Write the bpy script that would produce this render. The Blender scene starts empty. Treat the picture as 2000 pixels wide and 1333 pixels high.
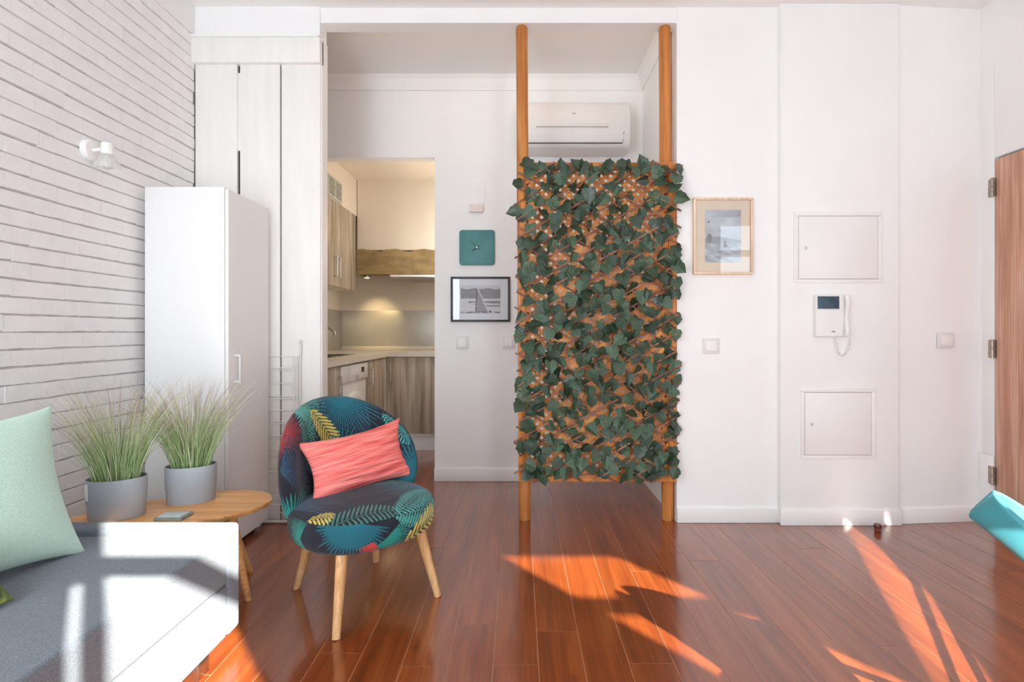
import bpy, bmesh, math, random
import numpy as np
from mathutils import Matrix, Vector

random.seed(7)
rng = np.random.default_rng(7)
scene = bpy.context.scene
COL = scene.collection

# ------------------------------------------------------------------ camera
H = 1.10                       # eye height in metres
FPX = 1000.0                   # focal length in pixels of the 2000 px frame
cam_d = bpy.data.cameras.new('camera')
cam_d.sensor_width = 36.0
cam_d.lens = 36.0 * FPX / 2000.0
cam_d.shift_x = -15.0 / 2000.0
cam_d.shift_y = -18.5 / 2000.0
cam_d.clip_start = 0.02
cam = bpy.data.objects.new('camera', cam_d)
cam.location = (0, 0, H)
cam.rotation_euler = (math.pi / 2, 0, 0)
COL.objects.link(cam)
scene.camera = cam

# ------------------------------------------------------------------ light
EXPOSURE = 0.0
SUN_STRENGTH = 24.0
SUN_DIR = Vector((-0.831, 1.0, -0.7616)).normalized()
WINDOW_W = 13.5                # per square metre of window
vs = scene.view_settings
vs.view_transform = 'Standard'
vs.look = 'None'
vs.exposure = EXPOSURE
vs.gamma = 1.0
vs.use_curve_mapping = False
scene.cycles.max_bounces = 14
scene.cycles.diffuse_bounces = 9

world = bpy.data.worlds.new('sky')
scene.world = world
world.use_nodes = True
wn = world.node_tree
wn.nodes.clear()
wo = wn.nodes.new('ShaderNodeOutputWorld')
wb = wn.nodes.new('ShaderNodeBackground')
wb.inputs['Color'].default_value = (0.75, 0.87, 1.0, 1)
wb.inputs["Strength"].default_value = 2.5
wn.links.new(wb.outputs[0], wo.inputs[0])

sun_d = bpy.data.lights.new('sun', 'SUN')
sun_d.energy = SUN_STRENGTH
sun_d.angle = math.radians(0.6)
sun_d.color = (1.0, 0.95, 0.86)
sun = bpy.data.objects.new('sun', sun_d)
sun.rotation_euler = SUN_DIR.to_track_quat('-Z', 'Y').to_euler()
sun.location = (6, -8, 8)
COL.objects.link(sun)

WALL_F = -0.70                 # inner face of the window wall behind the camera
# window openings in that wall: x0, x1, z0, z1
WINDOWS = [(0.605, 1.128, 0.12, 2.37), (2.57, 3.15, 0.12, 2.46), (-1.75, -0.965, 0.12, 2.55)]


def area_light(name, loc, sx, sy, watts, color, direction):
    d = bpy.data.lights.new(name, 'AREA')
    d.shape = 'RECTANGLE'
    d.size = sx
    d.size_y = sy
    d.energy = watts
    d.color = color
    o = bpy.data.objects.new(name, d)
    o.location = loc
    o.rotation_euler = Vector(direction).to_track_quat('-Z', 'Z').to_euler()
    COL.objects.link(o)
    return o


for (x0, x1, z0, z1), gain in zip(WINDOWS, (1.15, 0.6, 1.75)):
    area_light('window_daylight', ((x0 + x1) / 2, WALL_F - 0.06, (z0 + z1) / 2), x1 - x0, z1 - z0,
               gain * WINDOW_W * (x1 - x0) * (z1 - z0), (0.75, 0.895, 1.0), (0, 1, 0))

# added spot lamp standing in for reflected sun, aimed through an added wall slot
gl_d = bpy.data.lights.new('glint_standin', 'SPOT')
gl_d.energy = 190000
gl_d.spot_size = math.radians(1.75)
gl_d.spot_blend = 0.1
gl_d.shadow_soft_size = 0.12
gl_d.color = (1.0, 0.93, 0.85)
gl = bpy.data.objects.new('glint_standin', gl_d)
GDIR = Vector((0.424, 1.0, -0.36)).normalized()
gl.location = Vector((0.42, WALL_F, 1.03)) - GDIR * 16
gl.rotation_euler = GDIR.to_track_quat('-Z', 'Y').to_euler()
gl.scale = (0.42, 1, 1)
COL.objects.link(gl)

# ------------------------------------------------------------------ helpers
def PX(px, Y):
    return (px - 1015.0) * Y / FPX


def PZ(py, Y):
    return H - (py - 648.0) * Y / FPX


def lin(c):
    c = c / 255.0
    return c / 12.92 if c <= 0.04045 else ((c + 0.055) / 1.055) ** 2.4


def C(r, g, b):
    return (lin(r), lin(g), lin(b), 1.0)


MATS = {}


def new_mat(name):
    m = bpy.data.materials.new(name)
    m.use_nodes = True
    nt = m.node_tree
    b = nt.nodes['Principled BSDF']
    MATS[name] = m
    return m, nt, b


def mat(name, col, rough=0.5, scale=8.0, amt=0.06, bump=0.0, bscale=None, metal=0.0, coat=0.0, spec=0.5,
        stretch=(1, 1, 1), col2=None, trans=0.0, sheen=0.0, lo=0.35, hi=0.65, rand=0.0, detail=4.0):
    """principled material with a noise-driven tone and an optional noise bump"""
    m, nt, b = new_mat(name)
    N = nt.nodes.new
    L = nt.links.new
    tc = N('ShaderNodeTexCoord')
    mp = N('ShaderNodeMapping')
    mp.inputs['Scale'].default_value = stretch
    oi = N('ShaderNodeObjectInfo')
    add = N('ShaderNodeVectorMath')
    add.operation = 'MULTIPLY_ADD'
    L(oi.outputs['Random'], add.inputs[0])
    add.inputs[1].default_value = (17.3, 9.1, 23.7)
    L(tc.outputs['Object'], add.inputs[2])
    L(add.outputs[0], mp.inputs['Vector'])
    nz = N('ShaderNodeTexNoise')
    nz.inputs['Scale'].default_value = scale
    nz.inputs['Detail'].default_value = detail
    L(mp.outputs[0], nz.inputs['Vector'])
    mr = N('ShaderNodeMapRange')
    mr.inputs[1].default_value = lo
    mr.inputs[2].default_value = hi
    L(nz.outputs[0], mr.inputs[0])
    mx = N('ShaderNodeMix')
    mx.data_type = 'RGBA'
    if col2 is None:
        mx.inputs[6].default_value = tuple(c * (1 - amt) for c in col[:3]) + (1,)
        mx.inputs[7].default_value = tuple(min(1, c * (1 + amt)) for c in col[:3]) + (1,)
    else:
        mx.inputs[6].default_value = col
        mx.inputs[7].default_value = col2
    L(mr.outputs[0], mx.inputs[0])
    out = mx.outputs[2]
    if rand > 0:
        hs = N('ShaderNodeHueSaturation')
        r2 = N('ShaderNodeMapRange')
        r2.inputs[3].default_value = 1 - rand
        r2.inputs[4].default_value = 1 + rand
        L(oi.outputs['Random'], r2.inputs[0])
        L(r2.outputs[0], hs.inputs['Value'])
        L(out, hs.inputs['Color'])
        out = hs.outputs[0]
    L(out, b.inputs['Base Color'])
    b.inputs['Roughness'].default_value = rough
    b.inputs['Metallic'].default_value = metal
    b.inputs['Coat Weight'].default_value = coat
    b.inputs['Coat Roughness'].default_value = 0.08
    b.inputs['Specular IOR Level'].default_value = spec
    b.inputs['Transmission Weight'].default_value = trans
    b.inputs['Sheen Weight'].default_value = sheen
    if bump > 0:
        bp = N('ShaderNodeBump')
        bp.inputs['Strength'].default_value = bump
        bp.inputs['Distance'].default_value = 0.01
        nb = N('ShaderNodeTexNoise')
        nb.inputs['Scale'].default_value = bscale or scale * 4
        nb.inputs['Detail'].default_value = 3
        L(mp.outputs[0], nb.inputs['Vector'])
        L(nb.outputs[0], bp.inputs['Height'])
        L(bp.outputs[0], b.inputs['Normal'])
    return m


def mat_attr(name, rough=0.8, sheen=0.0, bump=0.0, bscale=900, trans=0.0, spec=0.3):
    """colour from the mesh attribute 'col' (printed pattern), woven noise on top"""
    m, nt, b = new_mat(name)
    N = nt.nodes.new
    L = nt.links.new
    at = N('ShaderNodeAttribute')
    at.attribute_name = 'col'
    tc = N('ShaderNodeTexCoord')
    nz = N('ShaderNodeTexNoise')
    nz.inputs['Scale'].default_value = bscale
    L(tc.outputs['Object'], nz.inputs['Vector'])
    mr = N('ShaderNodeMapRange')
    mr.inputs[3].default_value = 0.93
    mr.inputs[4].default_value = 1.07
    L(nz.outputs[0], mr.inputs[0])
    hs = N('ShaderNodeHueSaturation')
    L(mr.outputs[0], hs.inputs['Value'])
    L(at.outputs['Color'], hs.inputs['Color'])
    L(hs.outputs[0], b.inputs['Base Color'])
    b.inputs['Roughness'].default_value = rough
    b.inputs['Sheen Weight'].default_value = sheen
    b.inputs['Specular IOR Level'].default_value = spec
    if bump:
        bp = N('ShaderNodeBump')
        bp.inputs['Strength'].default_value = bump
        bp.inputs['Distance'].default_value = 0.002
        L(nz.outputs[0], bp.inputs['Height'])
        L(bp.outputs[0], b.inputs['Normal'])
    return m


def mat_pane(name, tint=(1, 1, 1, 1)):
    m = bpy.data.materials.new(name)
    m.use_nodes = True
    nt = m.node_tree
    nt.nodes.clear()
    N = nt.nodes.new
    o = N('ShaderNodeOutputMaterial')
    fr = N('ShaderNodeFresnel')
    fr.inputs[0].default_value = 1.5
    t = N('ShaderNodeBsdfTransparent')
    t.inputs[0].default_value = tint
    g = N('ShaderNodeBsdfGlossy')
    g.inputs['Roughness'].default_value = 0.01
    mx = N('ShaderNodeMixShader')
    nt.links.new(fr.outputs[0], mx.inputs[0])
    nt.links.new(t.outputs[0], mx.inputs[1])
    nt.links.new(g.outputs[0], mx.inputs[2])
    nt.links.new(mx.outputs[0], o.inputs[0])
    return m


def tag(o, label=None, cat=None, group=None, kind=None):
    if label:
        o['label'] = label
    if cat:
        o['category'] = cat
    if group:
        o['group'] = group
    if kind:
        o['kind'] = kind
    return o


WM = {}


def link(name, me, material, parent=None, M=None):
    o = bpy.data.objects.new(name, me)
    COL.objects.link(o)
    if material is not None and not me.materials:
        me.materials.append(material)
    M = M if M is not None else Matrix.Identity(4)
    if parent is not None:
        o.parent = parent
        o.matrix_parent_inverse = WM[parent.name].inverted()
    o.matrix_basis = M
    WM[o.name] = M.copy()
    return o


def thing(name, loc, label, cat, group=None, M=None):
    o = bpy.data.objects.new(name, None)
    o.empty_display_size = 0.05
    COL.objects.link(o)
    M = M if M is not None else Matrix.Translation(loc)
    o.matrix_basis = M
    WM[o.name] = M.copy()
    return tag(o, label, cat, group)


class MB:
    def __init__(self):
        self.v = []
        self.f = []

    def add(self, vs, fs):
        n = len(self.v)
        self.v += [tuple(p) for p in vs]
        self.f += [tuple(i + n for i in f) for f in fs]
        return self

    def box(self, x0, x1, y0, y1, z0, z1):
        return self.add([(x0, y0, z0), (x1, y0, z0), (x1, y1, z0), (x0, y1, z0),
                         (x0, y0, z1), (x1, y0, z1), (x1, y1, z1), (x0, y1, z1)],
                        [(0, 3, 2, 1), (4, 5, 6, 7), (0, 1, 5, 4), (1, 2, 6, 5), (2, 3, 7, 6), (3, 0, 4, 7)])

    def tube(self, pts, r, n=10, cap=True):
        pts = [Vector(p) for p in pts]
        rs = r if isinstance(r, (list, tuple)) else [r] * len(pts)
        vs, fs = [], []
        up = None
        for i, p in enumerate(pts):
            d = (pts[min(i + 1, len(pts) - 1)] - pts[max(i - 1, 0)]).normalized()
            if up is None:
                up = Vector((0, 0, 1)) if abs(d.z) < 0.9 else Vector((1, 0, 0))
            a = d.cross(up).normalized()
            b = a.cross(d).normalized()
            up = b
            for k in range(n):
                t = 2 * math.pi * k / n
                vs.append(p + (a * math.cos(t) + b * math.sin(t)) * rs[i])
        for i in range(len(pts) - 1):
            for k in range(n):
                k2 = (k + 1) % n
                fs.append((i * n + k, i * n + k2, (i + 1) * n + k2, (i + 1) * n + k))
        if cap:
            fs.append(tuple(range(n))[::-1])
            fs.append(tuple((len(pts) - 1) * n + k for k in range(n)))
        return self.add(vs, fs)

    def lathe(self, prof, n=32, center=(0, 0, 0), axis='Z', sx=1, sy=1, rot=0):
        """prof: list of (r, h)"""
        vs, fs = [], []
        cr, sr = math.cos(rot), math.sin(rot)
        for (r, h) in prof:
            for k in range(n):
                t = 2 * math.pi * k / n
                a, b = r * math.cos(t) * sx, r * math.sin(t) * sy
                a, b = a * cr - b * sr, a * sr + b * cr
                if axis == 'Z':
                    p = (a, b, h)
                elif axis == 'Y':
                    p = (a, h, b)
                else:
                    p = (h, a, b)
                vs.append((p[0] + center[0], p[1] + center[1], p[2] + center[2]))
        for i in range(len(prof) - 1):
            for k in range(n):
                k2 = (k + 1) % n
                fs.append((i * n + k, i * n + k2, (i + 1) * n + k2, (i + 1) * n + k))
        if prof[0][0] > 1e-6:
            fs.append(tuple(range(n))[::-1])
        if prof[-1][0] > 1e-6:
            fs.append(tuple((len(prof) - 1) * n + k for k in range(n)))
        return self.add(vs, fs)

    def prism(self, poly, a, b, axis='Z'):
        """extrude a 2D polygon along an axis"""
        n = len(poly)

        def P(p, h):
            if axis == 'Z':
                return (p[0], p[1], h)
            if axis == 'Y':
                return (p[0], h, p[1])
            return (h, p[0], p[1])
        vs = [P(p, a) for p in poly] + [P(p, b) for p in poly]
        fs = [tuple(range(n))[::-1], tuple(range(n, 2 * n))]
        for k in range(n):
            k2 = (k + 1) % n
            fs.append((k, k2, n + k2, n + k))
        return self.add(vs, fs)

    def mesh(self, name, bevel=0, seg=2, smooth=False):
        me = bpy.data.meshes.new(name)
        me.from_pydata(self.v, [], self.f)
        bm = bmesh.new()
        bm.from_mesh(me)
        bmesh.ops.remove_doubles(bm, verts=bm.verts, dist=1e-6)
        bmesh.ops.recalc_face_normals(bm, faces=bm.faces)
        if bevel:
            es = [e for e in bm.edges if len(e.link_faces) == 2 and e.calc_face_angle(0) > 0.6]
            bmesh.ops.bevel(bm, geom=es, offset=bevel, segments=seg, affect='EDGES', profile=0.5, clamp_overlap=True)
        bm.to_mesh(me)
        bm.free()
        if smooth or bevel:
            me.shade_smooth() if smooth is True else None
        if smooth == 'auto' or (bevel and smooth is False):
            me.shade_smooth()
            me.set_sharp_from_angle(angle=math.radians(38))
        return me

    def build(self, name, material, parent=None, bevel=0, seg=2, smooth=False, M=None):
        return link(name, self.mesh(name, bevel, seg, smooth), material, parent, M)


def BX(name, material, b, parent=None, bevel=0.0, seg=2):
    return MB().box(*b).build(name, material, parent, bevel, seg)


def grid_mesh(name, verts, nu, nv, closed_u=False, cols=None, smooth=True):
    """verts (nv, nu, 3) numpy -> quad mesh with optional colours"""
    me = bpy.data.meshes.new(name)
    V = np.asarray(verts, dtype=np.float32).reshape(-1, 3)
    iu = np.arange(nu if closed_u else nu - 1)
    iv = np.arange(nv - 1)
    A, B = np.meshgrid(iu, iv)
    A2 = (A + 1) % nu
    F = np.stack([B * nu + A, B * nu + A2, (B + 1) * nu + A2, (B + 1) * nu + A], -1).reshape(-1, 4)
    me.vertices.add(len(V))
    me.vertices.foreach_set('co', V.ravel())
    me.loops.add(F.size)
    me.loops.foreach_set('vertex_index', F.ravel().astype(np.int32))
    me.polygons.add(len(F))
    me.polygons.foreach_set('loop_start', (np.arange(len(F)) * 4).astype(np.int32))
    me.polygons.foreach_set('loop_total', np.full(len(F), 4, dtype=np.int32))
    me.update(calc_edges=True)
    me.validate()
    if cols is not None:
        set_cols(me, cols)
    if smooth:
        me.shade_smooth()
    return me


def set_cols(me, cols):
    a = me.color_attributes.new('col', 'FLOAT_COLOR', 'POINT')
    cols = np.asarray(cols, dtype=np.float32).reshape(-1, cols.shape[-1])
    if cols.shape[1] == 3:
        cols = np.concatenate([cols, np.ones((len(cols), 1), np.float32)], 1)
    a.data.foreach_set('color', cols.ravel())


def catmull(pts, n=8, closed=True):
    out = []
    m = len(pts)
    for i in range(m if closed else m - 1):
        if closed:
            p = [Vector(pts[(i + k - 1) % m]) for k in range(4)]
        else:
            p = [Vector(pts[min(max(i + k - 1, 0), m - 1)]) for k in range(4)]
        for j in range(n):
            t = j / n
            out.append(0.5 * ((2 * p[1]) + (-p[0] + p[2]) * t + (2 * p[0] - 5 * p[1] + 4 * p[2] - p[3]) * t * t
                              + (-p[0] + 3 * p[1] - 3 * p[2] + p[3]) * t ** 3))
    if not closed:
        out.append(Vector(pts[-1]))
    return out


def rrect(x0, x1, z0, z1, r, n=5):
    out = []
    for (cx, cz, a0) in ((x1 - r, z1 - r, 0), (x0 + r, z1 - r, 90), (x0 + r, z0 + r, 180), (x1 - r, z0 + r, 270)):
        for k in range(n + 1):
            a = math.radians(a0 + 90 * k / n)
            out.append((cx + r * math.cos(a), cz + r * math.sin(a)))
    return out


# ------------------------------------------------------------------ materials
M_wall = mat('white_plaster', C(243, 243, 242), 0.75, 3, 0.012, 0.04, 60)
M_ceil = mat('ceiling_plaster', C(243, 242, 240), 0.8, 2, 0.01, 0.03, 50)
M_brick = mat('painted_brick', C(240, 239, 239), 0.7, 12, 0.02, 0.25, 90, rand=0.012)
M_mortar = mat('grey_mortar', C(194, 188, 185), 0.85, 30, 0.15, 0.2, 80)
M_board = mat('white_board', C(241, 239, 234), 0.55, 4, 0.02, 0.08, 20, stretch=(6, 6, 0.6))
M_gapdark = mat('dark_gap', C(60, 52, 46), 0.9, 10, 0.2)
M_lacq = mat('white_lacquer', C(240, 239, 237), 0.35, 3, 0.008)
M_plastic = mat('white_plastic', C(238, 237, 235), 0.35, 5, 0.006)
M_plastic2 = mat('off_white_plastic', C(226, 225, 224), 0.4, 5, 0.01)
M_ac = mat('ac_plastic', C(228, 226, 224), 0.28, 5, 0.008)
M_dark = mat('dark_slot', C(40, 38, 38), 0.6, 10, 0.1)
M_chrome = mat('brushed_steel', C(190, 186, 180), 0.28, 20, 0.05, metal=1.0)
M_steel = mat('steel_splashback', C(205, 202, 194), 0.38, 3, 0.08, 0.03, 60, metal=0.45)
M_hinge = mat('worn_nickel', C(176, 164, 150), 0.35, 30, 0.12, metal=0.9)
M_grille = mat('grille_grey', C(200, 200, 190), 0.6, 10, 0.03)


def wood(name, c1, c2, c3, rough, axis='Y', scale=1.0, rand=0.06, coat=0.0, bump=0.05, spec=0.5, knots=0.0):
    """streaky wood with the grain along one axis"""
    m, nt, b = new_mat(name)
    N = nt.nodes.new
    L = nt.links.new
    tc = N('ShaderNodeTexCoord')
    oi = N('ShaderNodeObjectInfo')
    add = N('ShaderNodeVectorMath')
    add.operation = 'MULTIPLY_ADD'
    L(oi.outputs['Random'], add.inputs[0])
    add.inputs[1].default_value = (13.1, 7.7, 19.9)
    L(tc.outputs['Object'], add.inputs[2])

    def stretched(a, c):
        mp = N('ShaderNodeMapping')
        s = {'X': (c, a, a), 'Y': (a, c, a), 'Z': (a, a, c)}[axis]
        mp.inputs['Scale'].default_value = tuple(k * scale for k in s)
        L(add.outputs[0], mp.inputs['Vector'])
        return mp
    n1 = N('ShaderNodeTexNoise')
    n1.inputs['Scale'].default_value = 1.0
    n1.inputs['Detail'].default_value = 6
    n1.inputs['Distortion'].default_value = 0.6
    L(stretched(22, 1.6).outputs[0], n1.inputs['Vector'])
    n2 = N('ShaderNodeTexNoise')
    n2.inputs['Scale'].default_value = 1.0
    n2.inputs['Detail'].default_value = 4
    L(stretched(130, 4).outputs[0], n2.inputs['Vector'])
    r1 = N('ShaderNodeValToRGB')
    r1.color_ramp.elements[0].position = 0.3
    r1.color_ramp.elements[0].color = c1
    r1.color_ramp.elements[1].position = 0.72
    r1.color_ramp.elements[1].color = c3
    e = r1.color_ramp.elements.new(0.5)
    e.color = c2
    L(n1.outputs[0], r1.inputs[0])
    mr = N('ShaderNodeMapRange')
    mr.inputs[1].default_value = 0.3
    mr.inputs[2].default_value = 0.7
    mr.inputs[3].default_value = 0.78
    mr.inputs[4].default_value = 1.14
    L(n2.outputs[0], mr.inputs[0])
    r2 = N('ShaderNodeMapRange')
    r2.inputs[3].default_value = 1 - rand
    r2.inputs[4].default_value = 1 + rand
    L(oi.outputs['Random'], r2.inputs[0])
    mu = N('ShaderNodeMath')
    mu.operation = 'MULTIPLY'
    L(mr.outputs[0], mu.inputs[0])
    L(r2.outputs[0], mu.inputs[1])
    val = mu.outputs[0]
    if knots:
        vo = N('ShaderNodeTexVoronoi')
        vo.inputs['Scale'].default_value = 1.0
        L(stretched(7, 2.6).outputs[0], vo.inputs['Vector'])
        kr = N('ShaderNodeMapRange')
        kr.inputs[1].default_value = 0.03
        kr.inputs[2].default_value = 0.11
        kr.inputs[3].default_value = 1 - knots
        kr.inputs[4].default_value = 1.0
        L(vo.outputs['Distance'], kr.inputs[0])
        m3 = N('ShaderNodeMath')
        m3.operation = 'MULTIPLY'
        L(val, m3.inputs[0])
        L(kr.outputs[0], m3.inputs[1])
        val = m3.outputs[0]
    hs = N('ShaderNodeHueSaturation')
    L(val, hs.inputs['Value'])
    L(r1.outputs[0], hs.inputs['Color'])
    L(hs.outputs[0], b.inputs['Base Color'])
    b.inputs['Roughness'].default_value = rough
    b.inputs['Coat Weight'].default_value = coat
    b.inputs['Coat Roughness'].default_value = 0.12
    b.inputs['Coat IOR'].default_value = 1.65
    b.inputs['Specular IOR Level'].default_value = spec
    bp = N('ShaderNodeBump')
    bp.inputs['Strength'].default_value = bump
    bp.inputs['Distance'].default_value = 0.004
    L(n2.outputs[0], bp.inputs['Height'])
    L(bp.outputs[0], b.inputs['Normal'])
    return m


M_floor = wood('varnished_floor', C(120, 54, 20), C(140, 66, 25), C(158, 82, 34), 0.32, 'Y', 0.9, 0.09, coat=1.0, bump=0.015, knots=0.4)
M_floorbase = mat('floor_filler', C(190, 140, 110), 0.6, 20, 0.15)
M_orange = wood('stained_pine', C(170, 98, 40), C(208, 130, 58), C(228, 156, 80), 0.45, 'Z', 1.0, 0.10, bump=0.06)
M_post = wood('stained_post', C(150, 88, 38), C(196, 122, 56), C(214, 144, 76), 0.45, 'Z', 0.8, 0.05, bump=0.08, knots=0.5)
M_slat = wood('stained_slat', C(184, 108, 46), C(222, 142, 68), C(240, 170, 94), 0.5, 'X', 1.2, 0.12, bump=0.04)
M_stick = wood('willow_stick', C(112, 74, 56), C(148, 102, 80), C(174, 128, 104), 0.6, 'X', 1.5, 0.18, bump=0.1)
M_table = wood('oak_top', C(208, 146, 88), C(224, 166, 106), C(234, 182, 124), 0.4, 'X', 1.0, 0.02, bump=0.02)
M_leg = wood('beech_leg', C(206, 150, 92), C(222, 172, 118), C(234, 190, 140), 0.4, 'Z', 1.0, 0.03, bump=0.02)
M_door = wood('worn_door', C(176, 124, 98), C(202, 152, 126), C(220, 180, 156), 0.6, 'Z', 0.7, 0.05, bump=0.1, knots=0.3)
M_kwood = wood('grey_oak', C(134, 120, 104), C(176, 162, 144), C(208, 196, 180), 0.5, 'Z', 0.7, 0.04, bump=0.05)
M_beam = mat('rough_beam', C(132, 112, 78), 0.9, 9, 0.25, 0.6, 40, col2=C(164, 142, 100), stretch=(0.6, 1, 1.5))
M_counter = mat('cream_worktop', C(222, 214, 200), 0.35, 40, 0.03)
M_kwall = mat('kitchen_plaster', C(226, 216, 202), 0.8, 3, 0.015, 0.05, 40)
M_sofa = mat('grey_weave', C(114, 123, 133), 0.95, 260, 0.22, 0.4, 500, sheen=0.15)
M_mint = mat('mint_linen', C(192, 221, 207), 0.9, 220, 0.07, 0.3, 400, sheen=0.2)
M_pot = mat('grey_pot', C(164, 170, 177), 0.5, 6, 0.025)
M_soil = mat('soil', C(40, 34, 30), 0.95, 60, 0.3, 0.8, 80)
M_teal = mat('teal_plastic', C(72, 150, 160), 0.45, 4, 0.02)
M_clock = mat('teal_metal', C(74, 134, 134), 0.5, 9, 0.08)
M_black = mat('black_frame', C(52, 52, 54), 0.45, 10, 0.08)
M_pale = wood('pale_frame', C(226, 196, 162), C(236, 210, 178), C(242, 220, 192), 0.5, 'Z', 1.0, 0.02, bump=0.02)
M_mat = mat('picture_mat', C(232, 230, 232), 0.8, 20, 0.01)
M_beige = mat('beige_mat', C(250, 228, 204), 0.8, 20, 0.02)
M_print = mat_attr('photo_print', 0.5, bscale=500)
M_fabric = mat_attr('palm_fabric', 0.85, sheen=0.15, bump=0.3, bscale=700)
M_grass = mat_attr('grass_blades', 0.55, bscale=100)
M_leaf = mat('ivy_leaf', C(28, 50, 34), 0.3, 14, 0.2, 0.3, 40, col2=C(96, 122, 96), rand=0.4, lo=0.3, hi=0.75)
M_pane = mat_pane('picture_glass')
M_glass = mat_pane('clear_glass', (0.93, 0.96, 0.95, 1))
M_screen = mat('intercom_screen', C(40, 62, 80), 0.12, 6, 0.2, col2=C(92, 122, 142))
M_ink = mat('grey_ink', C(120, 118, 116), 0.6, 10, 0.05)
M_copper = mat('glazed_stop', C(120, 56, 30), 0.3, 20, 0.2)
M_shade = mat('ribbed_glass', C(236, 238, 234), 0.15, 6, 0.02)
M_shade.node_tree.nodes['Principled BSDF'].inputs['Alpha'].default_value = 0.35
M_bulb = mat('frosted_glass', C(235, 236, 232), 0.2, 6, 0.02, trans=0.4)
M_wire = mat('white_wire', C(226, 224, 220), 0.4, 10, 0.02)

# ================================================================== THE SETTING
CEIL = 2.97
D = 2.957            # main back plane
D2 = 3.767           # back wall of the niche
XL = -1.878          # brick face
XR = 2.67            # right wall with the door


def S(o, label=None):
    o['kind'] = 'structure'
    if label:
        o['label'] = label
    return o


# floor: base with planks laid on it
floor = S(BX('floor', M_floorbase, (-2.1, 3.75, -0.85, 5.6, -0.08, -0.0012)), 'glossy reddish brown plank floor')
PW = 0.15
X0 = -0.088 - PW * 13
forced = {11: 1.68, 12: 1.92, 13: 1.69, 14: 1.88, 15: 1.45, 16: 1.697, 17: 2.35, 22: 1.789, 10: 2.6, 9: 1.75, 8: 2.2}
for i in range(32):
    xa = X0 + PW * i
    if xa > XR - 0.02:
        break
    yj = forced.get(i + 0, 1.2 + random.random() * 1.4)
    y = yj - 1.9
    cuts = []
    while y < 5.5:
        cuts.append(y)
        y += 1.9 + (random.random() * 0.5 if y > yj - 0.1 else 0.0)
    cuts.append(5.5)
    g = 0.0013
    x1, x2 = max(xa + g, -1.93), min(xa + PW - g, XR)
    if x2 - x1 < 0.03:
        continue
    for a, b in zip(cuts[:-1], cuts[1:]):
        a2 = max(a, -0.7)
        if b - a2 < 0.1:
            continue
        BX('plank', M_floor, (x1, x2, a2 + g, b - g, -0.02, random.uniform(-0.0004, 0.0)), floor)

ceiling = S(BX('ceiling', M_ceil, (-2.1, 3.75, -0.85, D2 + 0.11, CEIL, CEIL + 0.1)), 'white plastered ceiling')

# left brick wall
wall_left = S(MB().box(-2.05, XL - 0.008, -0.8, D + 0.05, 0, CEIL).build('wall_left', M_mortar), 'white painted brick wall')
CH = 0.0657
BL = 0.217
ncourse = 42
ys0 = 1.66
brick_meshes = {}


def brick_mesh(w, var):
    key = (round(w, 3), var)
    if key not in brick_meshes:
        r = random.Random(hash(key) & 0xffff)
        hx = 0.0085
        h0, h1 = -CH / 2 + 0.0042, CH / 2 - 0.0006
        j = lambda s: (r.random() - 0.5) * s
        n = 5
        vs = []
        top, bot = [], []
        for k in range(n):
            t = -w / 2 + w * k / (n - 1)
            bot.append((t, h0 + j(0.0034)))
            top.append((t, h1 + j(0.0012)))
        inset = 0.0022
        ring = bot + top[::-1]
        m = len(ring)
        back = [(0, p[0], p[1]) for p in ring]
        front = []
        for (a, b) in ring:
            aa = a
            bb = b - math.copysign(inset, b)
            front.append((hx, aa, bb))
        vs = back + front
        fs = []
        for k in range(m):
            k2 = (k + 1) % m
            fs.append((k, k2, m + k2, m + k))
        for k in range(n - 1):
            fs.append((m + k, m + k + 1, m + (m - 2 - k), m + (m - 1 - k)))
        me = bpy.data.meshes.new('brick')
        me.from_pydata(vs, [], fs)
        me.update()
        brick_meshes[key] = me
    return brick_meshes[key]


for c in range(ncourse):
    z = 0.045 + CH * (c + 0.5)
    off = (BL / 2 if c % 2 else 0) + random.uniform(-0.02, 0.02)
    y = ys0 + off - BL
    while y < D:
        a, b = max(y, ys0), min(y + BL, D - 0.001)
        if b - a > 0.03:
            w = b - a - 0.0012
            if abs(b - a - BL) < 1e-4:
                me = brick_mesh(BL - 0.0012, random.randrange(5))
            else:
                me = brick_mesh(round(w, 2), 0)
            M = Matrix.Translation((XL - 0.0085 + random.uniform(-0.0008, 0.0008), (a + b) / 2, z + random.uniform(-0.0016, 0.0016)))
            link('brick', me, M_brick, wall_left, M)
        y += BL
# plain painted part of the same wall towards the windows, outside the picture
BX('plain_wall_face', M_brick, (XL - 0.0085, XL, -0.7, ys0 - 0.004, 0, 2.81), wall_left)
S(BX('baseboard_left', M_lacq, (XL, XL + 0.012, 1.86, 2.5, 0, 0.045), bevel=0.003))
# plain plaster band over the bricks
S(BX('trim_1', M_wall, (XL - 0.01, XL + 0.010, -0.7, D - 0.014, 2.805, CEIL), bevel=0.004))

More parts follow.
